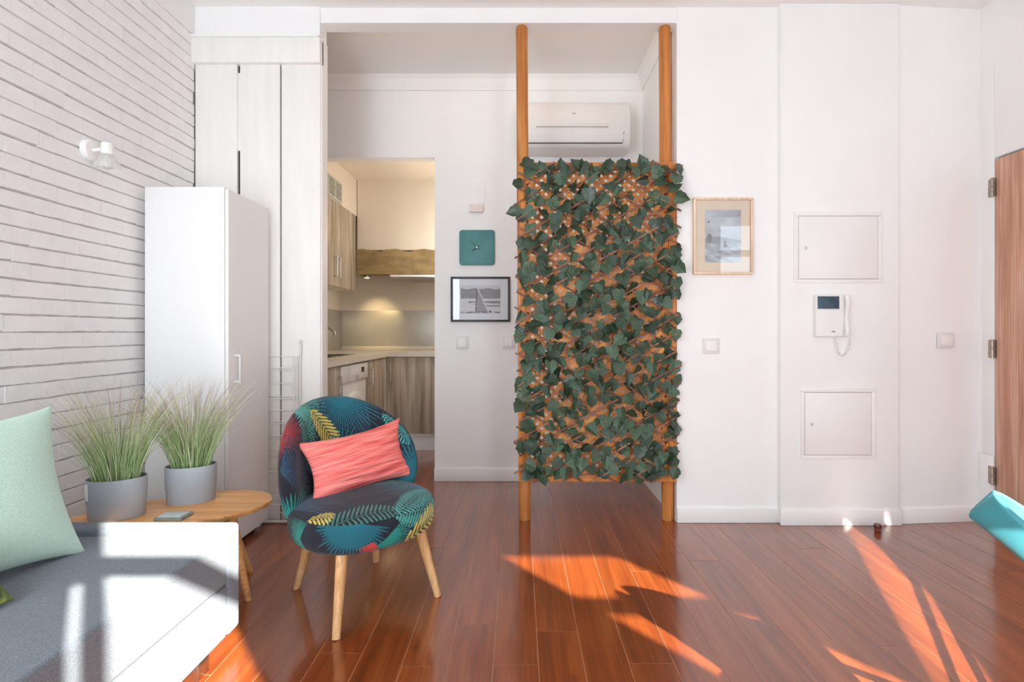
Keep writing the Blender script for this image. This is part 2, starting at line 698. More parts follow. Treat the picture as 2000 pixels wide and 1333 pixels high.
# board partition left of the opening
XJ = -1.150          # jamb of the big opening
wall_part = S(MB().box(-1.95, XJ, D + 0.022, 3.05, 0, 2.79).build('wall_back_left', M_gapdark), 'white boarded partition')
bs = [(-1.8745, PX(463, D)), (PX(468.5, D), PX(546.5, D)), (PX(549.5, D), XJ - 0.001)]
for a, b in bs:
    BX('board', M_board, (a, b, D, D + 0.022, 0, 2.66), wall_part, 0.003)
BX('filler_strip', M_board, (PX(462, D), PX(469, D), D + 0.012, D + 0.022, 2.15, 2.6), wall_part)
BX('filler_strip', M_board, (PX(462, D), PX(469, D), D + 0.012, D + 0.022, 0.0, 1.5), wall_part)
BX('end_board', M_board, (XJ - 0.002, XJ + 0.006, D + 0.01, 3.052, 0, 2.80), wall_part, 0.002)
S(BX('trim_2', M_board, (PX(377, D), XJ + 0.006, D - 0.028, D + 0.03, 2.642, 2.786), bevel=0.004), 'white beam over the boards')
S(MB().box(PX(377, D), XJ + 0.0, D - 0.036, D + 0.03, 2.786, 2.80).build('trim_3', M_wall))
S(MB().box(-1.95, XJ, D - 0.012, 3.05, 2.80, CEIL).build('wall_back_upper', M_wall))
# header over the opening
S(MB().box(XJ - 0.001, 0.905, D, 3.05, 2.884, CEIL).build('wall_header', M_wall), 'white lintel over the wide opening')

# right part of the back wall in three planes
S(MB().box(0.905, 1.51, 2.949, 3.06, 0, CEIL).build('wall_back_right', M_wall))
S(MB().box(0.905, 1.0, 3.05, D2 + 0.1, 0, CEIL).build('wall_niche', M_wall))
S(BX('wall_chase', M_wall, (PX(1525, 2.91), PX(1757, 2.91), 2.91, 3.06, 0, CEIL), bevel=0.008, seg=3))
S(MB().prism([(PX(1750, 2.93), 2.932), (2.70, 2.972), (2.70, 3.08), (PX(1750, 2.93), 3.08)], 0, CEIL).build('wall_back_corner', M_wall))
# right wall: door side, then the room widens towards the windows
door_y0, door_y1 = 1.99, 2.871
wr = MB()
wr.box(XR, 2.85, door_y1 + 0.005, 3.08, 0, CEIL)
wr.box(XR, 2.85, 1.60, door_y0 - 0.005, 0, CEIL)
wr.box(XR, 2.85, door_y0 - 0.005, door_y1 + 0.005, 2.075, CEIL)
wr.box(2.85, 3.75, 1.60, 1.75, 0, CEIL)
wr.box(3.6, 3.75, -0.85, 1.6, 0, CEIL)
S(wr.build('wall_right', M_wall))
cs = MB()
cs.box(XR - 0.005, XR, door_y1 + 0.004, 2.95, 0.4, 2.60)
cs.box(XR - 0.012, XR, door_y0 - 0.09, door_y0 - 0.004, 0.0, 2.60)
cs.box(XR - 0.005, XR, door_y0 - 0.004, door_y1 + 0.004, 2.078, 2.60)
cs.box(XR - 0.011, XR, door_y1 + 0.004, 2.958, 0.0, 0.4)
S(cs.build('trim_4', M_wall, bevel=0.003), 'white door casing')

# window wall behind the camera
fw = MB()
ops = sorted(WINDOWS)
slots = [(0.315, 0.50, 0.84, 1.30), (0.522, 0.572, 1.2, 2.02)]  # first slot is made up to shape the stand-in glint's floor patch
xs = sorted(set([-2.1, 3.75] + [v for w in ops + slots for v in w[:2]]))
for a, b in zip(xs[:-1], xs[1:]):
    mid = (a + b) / 2
    holes = sorted([(w[2], w[3]) for w in ops + slots if w[0] < mid < w[1]])
    z = 0.0
    for (h0, h1) in holes:
        fw.box(a, b, WALL_F - 0.02, WALL_F, z, h0)
        z = h1
    fw.box(a, b, WALL_F - 0.02, WALL_F, z, CEIL)
wall_front = S(fw.build('wall_front', M_wall), 'white wall with the balcony windows')
for k, (x0, x1, z0, z1) in enumerate(WINDOWS):
    w = MB()
    t = 0.035
    w.box(x0 - t, x0, WALL_F - 0.03, WALL_F + 0.012, z0 - t, z1 + t)
    w.box(x1, x1 + t, WALL_F - 0.03, WALL_F + 0.012, z0 - t, z1 + t)
    w.box(x0, x1, WALL_F - 0.03, WALL_F + 0.012, z1, z1 + t)
    w.box(x0, x1, WALL_F - 0.03, WALL_F + 0.012, z0 - t, z0)
    w.box(x0, x1, WALL_F - 0.025, WALL_F + 0.005, 2.06, 2.145)
    if k == 2:
        w.box((x0 + x1) / 2 - 0.03, (x0 + x1) / 2 + 0.03, WALL_F - 0.025, WALL_F + 0.005, z0, z1)
    S(w.build('window_%d' % (k + 1), M_lacq), 'white window frame with a transom bar')

# niche back wall with the opening to the kitchen
nb = MB()
nb.box(-0.625, 1.0, D2, D2 + 0.1, 0, CEIL)
nb.box(-2.05, -0.625, D2, D2 + 0.1, 2.382, CEIL)
S(nb.build('wall_back', M_wall), 'white wall of the hallway niche')
co = [(D2 + 0.0, 2.872), (D2 - 0.012, 2.872), (D2 - 0.014, 2.885), (D2 - 0.02, 2.90), (D2 - 0.035, 2.945), (D2 - 0.06, CEIL), (D2, CEIL)]
S(MB().prism(co, -1.95, 0.904, 'X').build('trim_5', M_wall))
S(MB().prism([(0.905, 2.872), (0.893, 2.872), (0.885, 2.90), (0.87, 2.945), (0.85, CEIL), (0.905, CEIL)], 3.06, D2 - 0.01, 'Y').build('trim_6', M_wall))
# baseboards
S(BX('baseboard_back', M_lacq, (-0.628, 0.9, D2 - 0.013, D2, 0, 0.092), bevel=0.004))
S(BX('baseboard_right', M_lacq, (0.905, 1.495, 2.937, 2.949, 0, 0.084), bevel=0.004))
S(BX('baseboard_chase', M_lacq, (PX(1525, 2.91) - 0.006, PX(1757, 2.91) + 0.006, 2.897, 2.912, 0, 0.084), bevel=0.004))
S(MB().prism([(PX(1757, 2.93) + 0.008, 2.921), (XR - 0.02, 2.959), (XR - 0.02, 2.972), (PX(1757, 2.93) + 0.008, 2.934)], 0, 0.084).build('baseboard_corner', M_lacq, bevel=0.003))

# kitchen shell
KB = 5.45
KL = -1.90
KCEIL = 2.56
S(MB().box(-2.05, KL, 3.05, KB + 0.1, 0, CEIL).build('wall_kitchen_left', M_kwall))
S(MB().box(KL, -0.2, KB, KB + 0.1, 0, KCEIL).build('wall_kitchen_back', M_kwall))
S(MB().box(-0.3, -0.2, D2 + 0.1, KB, 0, KCEIL).build('wall_kitchen_right', M_kwall))
S(MB().box(-2.05, -0.2, D2 + 0.1, KB + 0.1, KCEIL, KCEIL + 0.08).build('ceiling_kitchen', M_kwall))
# chimney breast above the beam
S(MB().box(KL + 0.33, -0.3, 4.95, 5.08, PZ(489, 4.95), KCEIL).build('wall_chimney', M_kwall), 'plastered chimney breast over the beam')
# boxed-in soffit above the wall cabinets
S(MB().box(KL, -1.575, 3.88, 4.95, 2.215, KCEIL).build('wall_soffit', M_kwall))

# ================================================================== DOOR
dm = M_door
door = S(BX('door_1', M_gapdark, (XR + 0.012, XR + 0.04, door_y0, door_y1, 0.01, 2.066)), 'worn reddish wooden plank door')
yb = door_y1
for k, w in enumerate((0.135, 0.15, 0.14, 0.155, 0.145, 0.15)):
    BX('door_board', dm, (XR - 0.004, XR + 0.014, max(yb - w, door_y0) + 0.001, yb - 0.001, 0.012, 2.064), door, 0.002)
    yb -= w
for zc in (PZ(366, 2.87), PZ(682, 2.87), PZ(930, 2.87)):
    h = MB()
    h.box(XR - 0.016, XR - 0.0125, door_y1 + 0.002, door_y1 + 0.03, zc - 0.05, zc + 0.05)
    h.box(XR - 0.0065, XR - 0.004, door_y1 - 0.010, door_y1 - 0.002, zc - 0.05, zc + 0.05)
    ho = h.build('hinge', M_hinge, door)
    for (a, b) in ((-0.052, -0.002), (0.002, 0.052)):
        MB().tube([(XR - 0.02, door_y1, zc + a), (XR - 0.02, door_y1, zc + b)], 0.0085, 10).build('hinge_knuckle', M_hinge, ho, smooth='auto')

# ================================================================== WOODEN POSTS AND LATTICE SCREEN
for xt, xb, lab in ((0.012, 0.030, 'round stained wooden post nearer the teal clock'),
                    (0.850, 0.868, 'round stained wooden post against the right-hand wall')):
    p = MB()
    n = 12
    pts = [(xb + (xt - xb) * k / n, 3.003, 0.0 + 2.884 * k / n) for k in range(n + 1)]
    rs = [0.0345 + 0.0008 * math.sin(k * 1.7) for k in range(n + 1)]
    rs[-1] = 0.031
    pts.insert(n, (xt, 3.003, 2.868))
    rs.insert(n, 0.0345)
    p.tube(pts, rs, 20)
    tag(p.build('wooden_post', M_post, smooth='auto'), lab, 'post', 'posts carrying the lattice screen')

sx0, sx1, sz0, sz1 = PX(1012, D), PX(1319, D), PZ(940, D), PZ(319, D)
screen = thing('lattice_screen', ((sx0 + sx1) / 2, D, sz0), 'orange stained diagonal lattice screen behind the ivy', 'screen')
fy0, fy1 = 2.938, 2.967
SW = 0.042
BX('stile', M_orange, (sx0, sx0 + SW, fy0, fy1, sz0, sz1), screen, 0.002)
BX('stile', M_orange, (sx1 - SW, sx1, fy0, fy1, sz0, sz1), screen, 0.002)
M_rail = wood('stained_rail', C(150, 84, 34), C(194, 118, 54), C(216, 144, 74), 0.45, 'X', 1.0, 0.08, bump=0.06)
BX('rail', M_rail, (sx0 + SW, sx1 - SW, fy0 + 0.002, fy1, sz1 - 0.042, sz1), screen, 0.002)
BX('rail', M_rail, (sx0 + SW, sx1 - SW, fy0 + 0.002, fy1, sz0, sz0 + 0.042), screen, 0.002)
ax0, ax1, az0, az1 = sx0 + SW - 0.004, sx1 - SW + 0.004, sz0 + 0.038, sz1 - 0.038
pitch = 0.0375 * math.sqrt(2)
slat_meshes = {}
for sgn in (1, -1):
    y = 2.951 if sgn == 1 else 2.957
    b0 = az0 - (ax1 - ax0) if sgn == 1 else az0
    k = 0
    while True:
        bz = b0 + pitch * (k + 0.35)
        k += 1
        # line z = bz + sgn*(x-ax0)
        pts = []
        if sgn == 1:
            t0 = max(0, az0 - bz)
            t1 = min(ax1 - ax0, az1 - bz)
        else:
            t0 = max(0, bz - az1)
            t1 = min(ax1 - ax0, bz - az0)
        if bz > az1 + (ax1 - ax0):
            break
        if t1 - t0 < 0.02:
            continue
        p0 = Vector((ax0 + t0, y, bz + sgn * t0))
        p1 = Vector((ax0 + t1, y, bz + sgn * t1))
        Ls = (p1 - p0).length
        key = round(Ls, 4)
        if key not in slat_meshes:
            slat_meshes[key] = MB().box(-Ls / 2, Ls / 2, -0.003, 0.003, -0.0105, 0.0105).mesh('slat')
        M = Matrix.Translation((p0 + p1) / 2) @ Matrix.Rotation(-sgn * math.pi / 4, 4, 'Y')
        link('slat', slat_meshes[key], M_slat, screen, M)

# ------------------------------------------------------------------ ivy trellis
ivy = thing('ivy_trellis', ((sx0 + sx1) / 2, 2.93, sz0), 'artificial ivy on a willow trellis hung over the lattice screen', 'ivy trellis')
tx0, tx1, tz0, tz1 = sx0 - 0.012, sx1 + 0.012, sz0 + 0.0, sz1 - 0.01
stick_pts = []
for sgn in (1, -1):
    slope = 0.56
    y = 2.917 if sgn == 1 else 2.926
    step = 0.098
    bz = tz0 - slope * (tx1 - tx0) if sgn == 1 else tz0
    while bz < tz1 + (slope * (tx1 - tx0) if sgn == -1 else 0):
        bz += step * random.uniform(0.85, 1.15)
        if sgn == 1:
            t0 = max(0, (tz0 - bz) / slope)
            t1 = min(tx1 - tx0, (tz1 - bz) / slope)
        else:
            t0 = max(0, (bz - tz1) / slope)
            t1 = min(tx1 - tx0, (bz - tz0) / slope)
        if t1 - t0 < 0.08:
            continue
        t0 += random.uniform(-0.015, 0.02)
        t1 -= random.uniform(-0.015, 0.02)
        m = 5
        pts = []
        for q in range(m + 1):
            t = t0 + (t1 - t0) * q / m
            pts.append((tx0 + t, y + random.uniform(-0.002, 0.002), bz + sgn * slope * t + random.uniform(-0.004, 0.004)))
        MB().tube(pts, random.uniform(0.0046, 0.0066), 6).build('willow_stick', M_stick, ivy, smooth='auto')
        for q in range(int((t1 - t0) / 0.03)):
            t = t0 + random.random() * (t1 - t0)
            stick_pts.append((tx0 + t, y, bz + sgn * slope * t))


def leaf_mesh(var):
    r = random.Random(var)
    # ivy outline, stalk at the origin, tip along -Z
    half = [(0.0, 0.08), (0.22, 0.17), (0.42, 0.07), (0.52, -0.20), (0.43, -0.36), (0.41, -0.58), (0.22, -0.78), (0.0, -1.0)]
    half = [(x * r.uniform(0.9, 1.1), z * r.uniform(0.95, 1.05)) for x, z in half]
    fold = r.uniform(0.15, 0.45)
    curl = r.uniform(0.1, 0.4)
    bend = lambda x, z: (x, abs(x) * fold - curl * (z * z) * 0.5 + 0.03 * math.sin(9 * x + 5 * z + var), z)
    mid = [(0, z) for z in (0.1, -0.16, -0.42, -0.68)]
    vs = []
    fs = []
    for s in (1, -1):
        n0 = len(vs)
        ring = [bend(s * x, z) for x, z in half]
        vs += ring
        c = [bend(0, z) for _, z in mid[1:]]
        cn = len(vs)
        vs += c
        tri = [(0, 1, cn - n0), (1, 2, cn - n0), (2, 3, cn - n0), (3, 4, cn - n0), (4, cn - n0 + 1, cn - n0),
               (4, 5, cn - n0 + 1), (5, 6, cn - n0 + 2), (5, cn - n0 + 2, cn - n0 + 1), (6, 7, cn - n0 + 2)]
        fs += [tuple(i + n0 for i in (t if s == 1 else t[::-1])) for t in tri]
    return [Vector(v) for v in vs], fs


leaf_vars = [leaf_mesh(k) for k in range(6)]
leaf_data = []
for k, (vs, fs) in enumerate(leaf_vars):
    me = bpy.data.meshes.new('leaf')
    me.from_pydata([tuple(v) for v in vs], [], fs)
    me.update()
    me.shade_smooth()
    leaf_data.append(me)
placed = []


def leaf_ok(x, z, d):
    for (a, b) in placed:
        if (a - x) ** 2 + (b - z) ** 2 < d * d:
            return False
    return True


cand = []
for d, want in ((0.050, 300), (0.036, 385)):
    tries = 0
    while len(cand) < want and tries < 20000:
        tries += 1
        s = random.choice(stick_pts)
        x = min(max(s[0] + random.uniform(-0.03, 0.03), sx0 + 0.02), sx1 - 0.012)
        z = s[2] + random.uniform(-0.02, 0.03)
        if z < tz0 + 0.02 or z > tz1 + 0.0:
            continue
        if x < sx0 + 0.05 and random.random() < 0.6:
            continue
        # thinner patches where the lattice shows
        if x > 0.62 and z > 1.6 and z < 1.95 and random.random() < 0.55:
            continue
        if leaf_ok(x, z, d):
            placed.append((x, z))
            cand.append((x, z))
# the leaves peeping over the top rail and the one that sticks out to the left
for px_, py_ in ((1060, 335), (1095, 330), (1130, 332), (1178, 335), (1212, 330), (1256, 330), (1240, 345), (1285, 345)):
    cand.insert(0, (PX(px_, 2.92), PZ(py_, 2.92)))
topset = set(range(8))
for px_, py_ in ((1050, 915), (1098, 918), (1172, 918), (1226, 915), (1272, 920)):
    cand.insert(8, (PX(px_, 2.92), PZ(py_, 2.92) - 0.03))
leaf_stuff = MB()
for i, (x, z) in enumerate(cand):
    sc = random.uniform(0.060, 0.084)
    up = i in topset
    tilt = random.uniform(-0.75, 0.45)
    yaw = random.uniform(-0.9, 0.9)
    roll = random.gauss(0, 0.55)
    if up:
        roll = math.pi + random.uniform(-0.6, 0.6)
        tilt = random.uniform(-0.3, 0.2)
    yy = random.uniform(2.892, 2.932)
    if not up:
        z += sc * 0.4
    M = (Matrix.Translation((x, yy, z)) @ Matrix.Rotation(roll, 4, 'Y') @ Matrix.Rotation(yaw, 4, 'Z')
         @ Matrix.Rotation(tilt, 4, 'X') @ Matrix.Diagonal((sc, sc, sc, 1)) @ Matrix.Rotation(math.pi, 4, 'Z'))
    v = random.randrange(6)
    if i < 300:
        link('leaf', leaf_data[v], M_leaf, ivy, M)
    else:
        leaf_stuff.add([M @ p for p in leaf_vars[v][0]], leaf_vars[v][1])
M = Matrix.Translation((PX(1012, 2.92), 2.915, PZ(412, 2.92))) @ Matrix.Rotation(1.35, 4, 'Y') @ Matrix.Diagonal((0.07, 0.07, 0.07, 1)) @ Matrix.Rotation(math.pi, 4, 'Z')
leaf_stuff.add([M @ p for p in leaf_vars[2][0]], leaf_vars[2][1])
tag(leaf_stuff.build('leaf_mass', M_leaf, ivy, smooth=True), kind='stuff')

# ================================================================== AIR CONDITIONER
ay1 = D2
prof = [(D2, 2.385), (D2 - 0.10, 2.380), (D2 - 0.165, 2.395), (D2 - 0.19, 2.425), (D2 - 0.205, 2.47), (D2 - 0.21, 2.56),
        (D2 - 0.205, 2.67), (D2 - 0.19, 2.70), (D2 - 0.16, 2.712), (D2, 2.715)]
axr = PX(1232, D2 - 0.2)
axl = axr - 0.79
ac = thing('air_conditioner', ((axl + axr) / 2, D2, 2.38), 'white wall-mounted air conditioner behind the wooden posts', 'air conditioner')
MB().prism(prof, axl, axr, 'X').build('body', M_ac, ac, bevel=0.012, seg=3)
MB().prism([(D2 - 0.19, 2.43), (D2 - 0.206, 2.47), (D2 - 0.2095, 2.505), (D2 - 0.2125, 2.505), (D2 - 0.2095, 2.468), (D2 - 0.193, 2.428)],
           axl + 0.03, axr - 0.055, 'X').build('flap', M_ac, ac)
MB().prism([(D2 - 0.205, 2.52), (D2 - 0.222, 2.524), (D2 - 0.218, 2.536), (D2 - 0.206, 2.55)], axl + 0.13, axr - 0.16, 'X').build('panel_lip', M_ac, ac, bevel=0.003)
MB().tube([(axl + 0.03, D2 - 0.186, 2.419), (axr - 0.055, D2 - 0.186, 2.419)], 0.0035, 6).build('air_slot', M_dark, ac)
MB().tube([(axr - 0.052, D2 - 0.189, 2.425), (axr - 0.049, D2 - 0.2085, 2.49)], 0.002, 6).build('air_slot', M_dark, ac)


def text(s, size, loc, rot, material, parent, name='lettering', extrude=0.0003):
    cu = bpy.data.curves.new(name, 'FONT')
    cu.body = s
    cu.size = size
    cu.extrude = extrude
    cu.align_x = 'CENTER'
    cu.align_y = 'CENTER'
    tmp = bpy.data.objects.new('tmp', cu)
    COL.objects.link(tmp)
    dg = bpy.context.evaluated_depsgraph_get()
    me = bpy.data.meshes.new_from_object(tmp.evaluated_get(dg))
    bpy.data.objects.remove(tmp)
    M = Matrix.Translation(loc) @ Matrix.Rotation(math.pi / 2, 4, 'X')
    return link(name, me, material, parent, M)


text('EAS', 0.017, (PX(1121, 3.557), D2 - 0.2105, PZ(222, 3.557)), None, M_ink, ac)

# ================================================================== WALL OBJECTS IN THE NICHE
def switch(px0, px1, py0, py1, Y, label, rockers=1):
    x0, x1, z0, z1 = PX(px0, Y), PX(px1, Y), PZ(py1, Y), PZ(py0, Y)
    t = thing('light_switch', ((x0 + x1) / 2, Y, z0), label, 'switch', 'white light switches')
    MB().prism(rrect(x0, x1, z0, z1, 0.006, 3), Y - 0.009, Y, 'Y').build('plate', M_plastic2, t, bevel=0.002)
    m = 0.016
    w = (x1 - x0 - 2 * m) / rockers
    for k in range(rockers):
        a = x0 + m + k * w
        MB().add([(a + .001, Y - 0.0135, z0 + m), (a + w - .001, Y - 0.0135, z0 + m), (a + w - .001, Y - 0.011, z1 - m), (a + .001, Y - 0.011, z1 - m),
                  (a + .001, Y - 0.008, z0 + m), (a + w - .001, Y - 0.008, z0 + m), (a + w - .001, Y - 0.008, z1 - m), (a + .001, Y - 0.008, z1 - m)],
                 [(0, 1, 2, 3), (4, 7, 6, 5), (0, 4, 5, 1), (1, 5, 6, 2), (2, 6, 7, 3), (3, 7, 4, 0)]).build('rocker', M_plastic, t, bevel=0.001)
    return t


switch(891, 915, 657, 682, D2, 'white single light switch beside the kitchen opening')
switch(982, 1006, 656, 681, D2, 'white double light switch next to the lattice screen', 2)
switch(1372, 1404, 661, 691, 2.949, 'white light switch below the pale framed seascape')
switch(1830, 1862, 650, 680, 2.944, 'white light switch between the intercom and the wooden door')

# chime box
t = thing('door_chime', (PX(930, D2), D2, PZ(416, D2)), 'small pale pink box on the wall above the teal clock', 'box')
MB().prism(rrect(PX(917, D2), PX(944, D2), PZ(416, D2), PZ(401, D2), 0.006, 3), D2 - 0.03, D2, 'Y').build(
    'cover', mat('pinkish_plastic', C(236, 222, 214), 0.5, 5, 0.01), t, bevel=0.003)
MB().prism(rrect(PX(916, D2), PX(948, D2), PZ(397, D2), PZ(353, D2), 0.008, 3), D2 - 0.004, D2, 'Y').build('blank_plate', M_wall, t, bevel=0.001)

# clock
cx, cz = PX(932, D2), PZ(484.5, D2)
hw = 0.129
ck = thing('wall_clock', (cx, D2, cz - hw), 'square teal wall clock with dark hands', 'clock')
MB().prism(rrect(cx - hw, cx + hw, cz - hw, cz + hw, 0.022, 6), D2 - 0.02, D2 - 0.006, 'Y').build('face', M_clock, ck, bevel=0.004)
BX('movement_box', M_black, (cx - 0.03, cx + 0.03, D2 - 0.007, D2, cz - 0.03, cz + 0.03), ck)


def hand(ang, length, tail, w, y):
    d = Vector((math.sin(ang), 0, math.cos(ang)))
    s = Vector((math.cos(ang), 0, -math.sin(ang)))
    c = Vector((cx, y, cz))
    p = [c - d * tail - s * w, c - d * tail + s * w, c + d * length + s * w * 0.6, c + d * length - s * w * 0.6]
    q = [v + Vector((0, 0.0015, 0)) for v in p]
    return MB().add(p + q, [(0, 1, 2, 3), (7, 6, 5, 4), (0, 4, 5, 1), (1, 5, 6, 2), (2, 6, 7, 3), (3, 7, 4, 0)])


hand(math.radians(-46), 0.066, 0.022, 0.003, D2 - 0.024).build('minute_hand', M_black, ck)
hand(math.radians(-126), 0.042, 0.020, 0.0042, D2 - 0.026).build('hour_hand', M_black, ck)
MB().lathe([(0.0, -0.03), (0.007, -0.03), (0.007, -0.02)], 12, (cx, D2, cz), 'Y').build('centre_cap', M_chrome, ck)


def vnoise(x, y, seed=0):
    """cheap value noise on numpy arrays"""
    r = np.random.default_rng(seed)
    T = r.random((64, 64))
    xi, yi = np.floor(x).astype(int), np.floor(y).astype(int)
    fx, fy = x - xi, y - yi
    fx, fy = fx * fx * (3 - 2 * fx), fy * fy * (3 - 2 * fy)
    g = lambda a, b: T[a % 64, b % 64]
    return (g(xi, yi) * (1 - fx) * (1 - fy) + g(xi + 1, yi) * fx * (1 - fy) + g(xi, yi + 1) * (1 - fx) * fy + g(xi + 1, yi + 1) * fx * fy)


def fbm(x, y, seed=0, o=4):
    s = 0
    a = 0.5
    for k in range(o):
        s = s + a * vnoise(x * 2 ** k, y * 2 ** k, seed + k)
        a *= 0.5
    return s / (1 - 0.5 ** o)


def slin(g):
    g = np.clip(g, 0, 1)
    return np.where(g <= 0.04045, g / 12.92, ((g + 0.055) / 1.055) ** 2.4)


def print_plane(name, x0, x1, z0, z1, Y, func, parent, n=150):
    nv = int(n * (z1 - z0) / (x1 - x0))
    u, v = np.meshgrid(np.linspace(0, 1, n), np.linspace(0, 1, nv))
    col = func(u, v)
    P = np.stack([x0 + (x1 - x0) * u, np.full_like(u, Y), z0 + (z1 - z0) * v], -1)
    # faces must look at the camera (-Y)
    me = grid_mesh(name, P, n, nv, cols=slin(col), smooth=False)
    return link(name, me, M_print, parent)


def pier(u, v):
    g = 0.80 + 0.06 * fbm(u * 5, v * 8, 3)                     # pale sky
    ridge = 0.90 - 0.05 * fbm(u * 7, u * 0, 11) - 0.03 * np.abs(np.sin(u * 9))
    mt = (v < ridge + 0.02) & (v > 0.53)
    g = np.where(mt, 0.50 + 0.12 * fbm(u * 9, v * 12, 5), g)
    wat = v <= 0.53
    g = np.where(wat, 0.84 + 0.06 * np.sin(v * 90 + fbm(u * 4, v * 6, 6) * 8), g)
    isl = (np.abs(v - 0.40) < 0.05 * np.clip(np.abs(u - 0.45) * 3, 0, 1)) & ((u > 0.6) | (u < 0.38)) & (u > 0.2)
    g = np.where(isl, 0.50 + 0.1 * fbm(u * 20, v * 20, 8), g)
    isl2 = (np.abs(v - 0.27) < 0.03) & (u > 0.65)
    g = np.where(isl2, 0.60, g)
    # jetty narrowing towards the horizon
    t = np.clip((0.90 - v) / 0.90, 0, 1)
    l = 0.405 - 0.03 * t
    r = 0.43 + 0.28 * t
    jt = (u > l) & (u < r) & (v < 0.9)
    planks = 0.56 + 0.10 * np.sin(v * 70 / (0.3 + t)) + 0.1 * fbm(u * 14, v * 14, 9)
    g = np.where(jt, planks, g)
    rail = (np.abs(u - r) < 0.012) & (v < 0.9)
    g = np.where(rail, 0.85, g)
    rail = (np.abs(u - l) < 0.012) & (v < 0.9)
    g = np.where(rail, 0.42, g)
    for (a, b) in ((0.405, 0.75), (0.41, 0.66), (0.40, 0.5)):
        g = np.where((np.abs(u - a) < 0.012) & (np.abs(v - b) < 0.06), 0.38, g)
    g = np.where((v < 0.06) & (fbm(u * 16, v * 30, 12) > 0.5), 0.5, g)
    g = np.where((np.hypot((u - 0.74), (v - 0.06) * 0.7) < 0.03), 0.35, g)
    return np.stack([g, g * 0.985, g], -1)


def seascape(u, v):
    g = 0.80 + 0.0 * u
    g = 0.72 + 0.22 * fbm(u * 3, v * 5, 21)
    g = np.where(v > 0.86, 0.66 + 0.12 * fbm(u * 5, v * 9, 23) + 0.14 * (1 - u), g)
    hz = 0.36
    g = np.where((v < hz + 0.10 + 0.03 * np.sin(u * 5)) & (v > hz), 0.66 + 0.08 * fbm(u * 8, v * 8, 25), g)
    sea = v <= hz
    g = np.where(sea, 0.62 + 0.34 * fbm(u * 5, v * 20 + u * 3, 27), g)
    rock = np.hypot((u - 0.12) * 1.2, (v - 0.46)) < 0.09
    g = np.where(rock, 0.60, g)
    # little sailing boat
    sail = (np.abs(u - 0.56) < 0.055 * np.clip((0.44 - v) / 0.14, 0, 1)) & (v > 0.29) & (v < 0.44)
    g = np.where(sail, 0.42, g)
    g = np.where(np.hypot(u - 0.10, (v - 0.77) * 1.4) < 0.022, 0.25, g)
    return np.stack([g * 0.985, g, g * 1.015], -1)


# black framed photograph
fx0, fx1, fz0, fz1 = PX(881, D2), PX(996, D2), PZ(629, D2), PZ(541.5, D2)
pf = thing('picture_frame', ((fx0 + fx1) / 2, D2, fz0), 'black framed black-and-white photograph of a wooden jetty', 'picture')


def frame_bars(x0, x1, z0, z1, w, ya, yb, m, parent):
    for b in ((x0, x1, ya, yb, z1 - w, z1), (x0, x1, ya, yb, z0, z0 + w), (x0, x0 + w, ya, yb, z0 + w, z1 - w), (x1 - w, x1, ya, yb, z0 + w, z1 - w)):
        BX('frame_bar', m, b, parent, 0.0015)


frame_bars(fx0, fx1, fz0, fz1, 0.015, D2 - 0.024, D2 - 0.001, M_black, pf)
BX('mount', M_mat, (fx0 + 0.014, fx1 - 0.014, D2 - 0.012, D2 - 0.006, fz0 + 0.014, fz1 - 0.014), pf)
print_plane('photo_print', PX(900, D2), PX(977.5, D2), PZ(612.5, D2), PZ(558, D2), D2 - 0.0125, pier, pf, 160)
BX('glass_pane', M_pane, (fx0 + 0.013, fx1 - 0.013, D2 - 0.018, D2 - 0.016, fz0 + 0.013, fz1 - 0.013), pf)

# pale framed seascape on the right wall
Y1 = 2.949
fx0, fx1, fz0, fz1 = PX(1352, Y1), PX(1467.5, Y1), PZ(537, Y1), PZ(388, Y1)
pf = thing('picture_frame', ((fx0 + fx1) / 2, Y1, fz0), 'pale wood framed seascape with a small sailing boat', 'picture')
frame_bars(fx0, fx1, fz0, fz1, 0.013, Y1 - 0.026, Y1 - 0.001, M_pale, pf)
BX('mount', M_beige, (fx0 + 0.012, fx1 - 0.012, Y1 - 0.012, Y1 - 0.006, fz0 + 0.012, fz1 - 0.012), pf)
print_plane('photo_print', PX(1375.5, Y1), PX(1445.5, Y1), PZ(513.5, Y1), PZ(411, Y1), Y1 - 0.0125, seascape, pf, 130)
BX('glass_pane', M_pane, (fx0 + 0.011, fx1 - 0.011, Y1 - 0.019, Y1 - 0.017, fz0 + 0.011, fz1 - 0.011), pf)

# ------------------------------------------------------------------ wall chase fittings
YC = 2.91


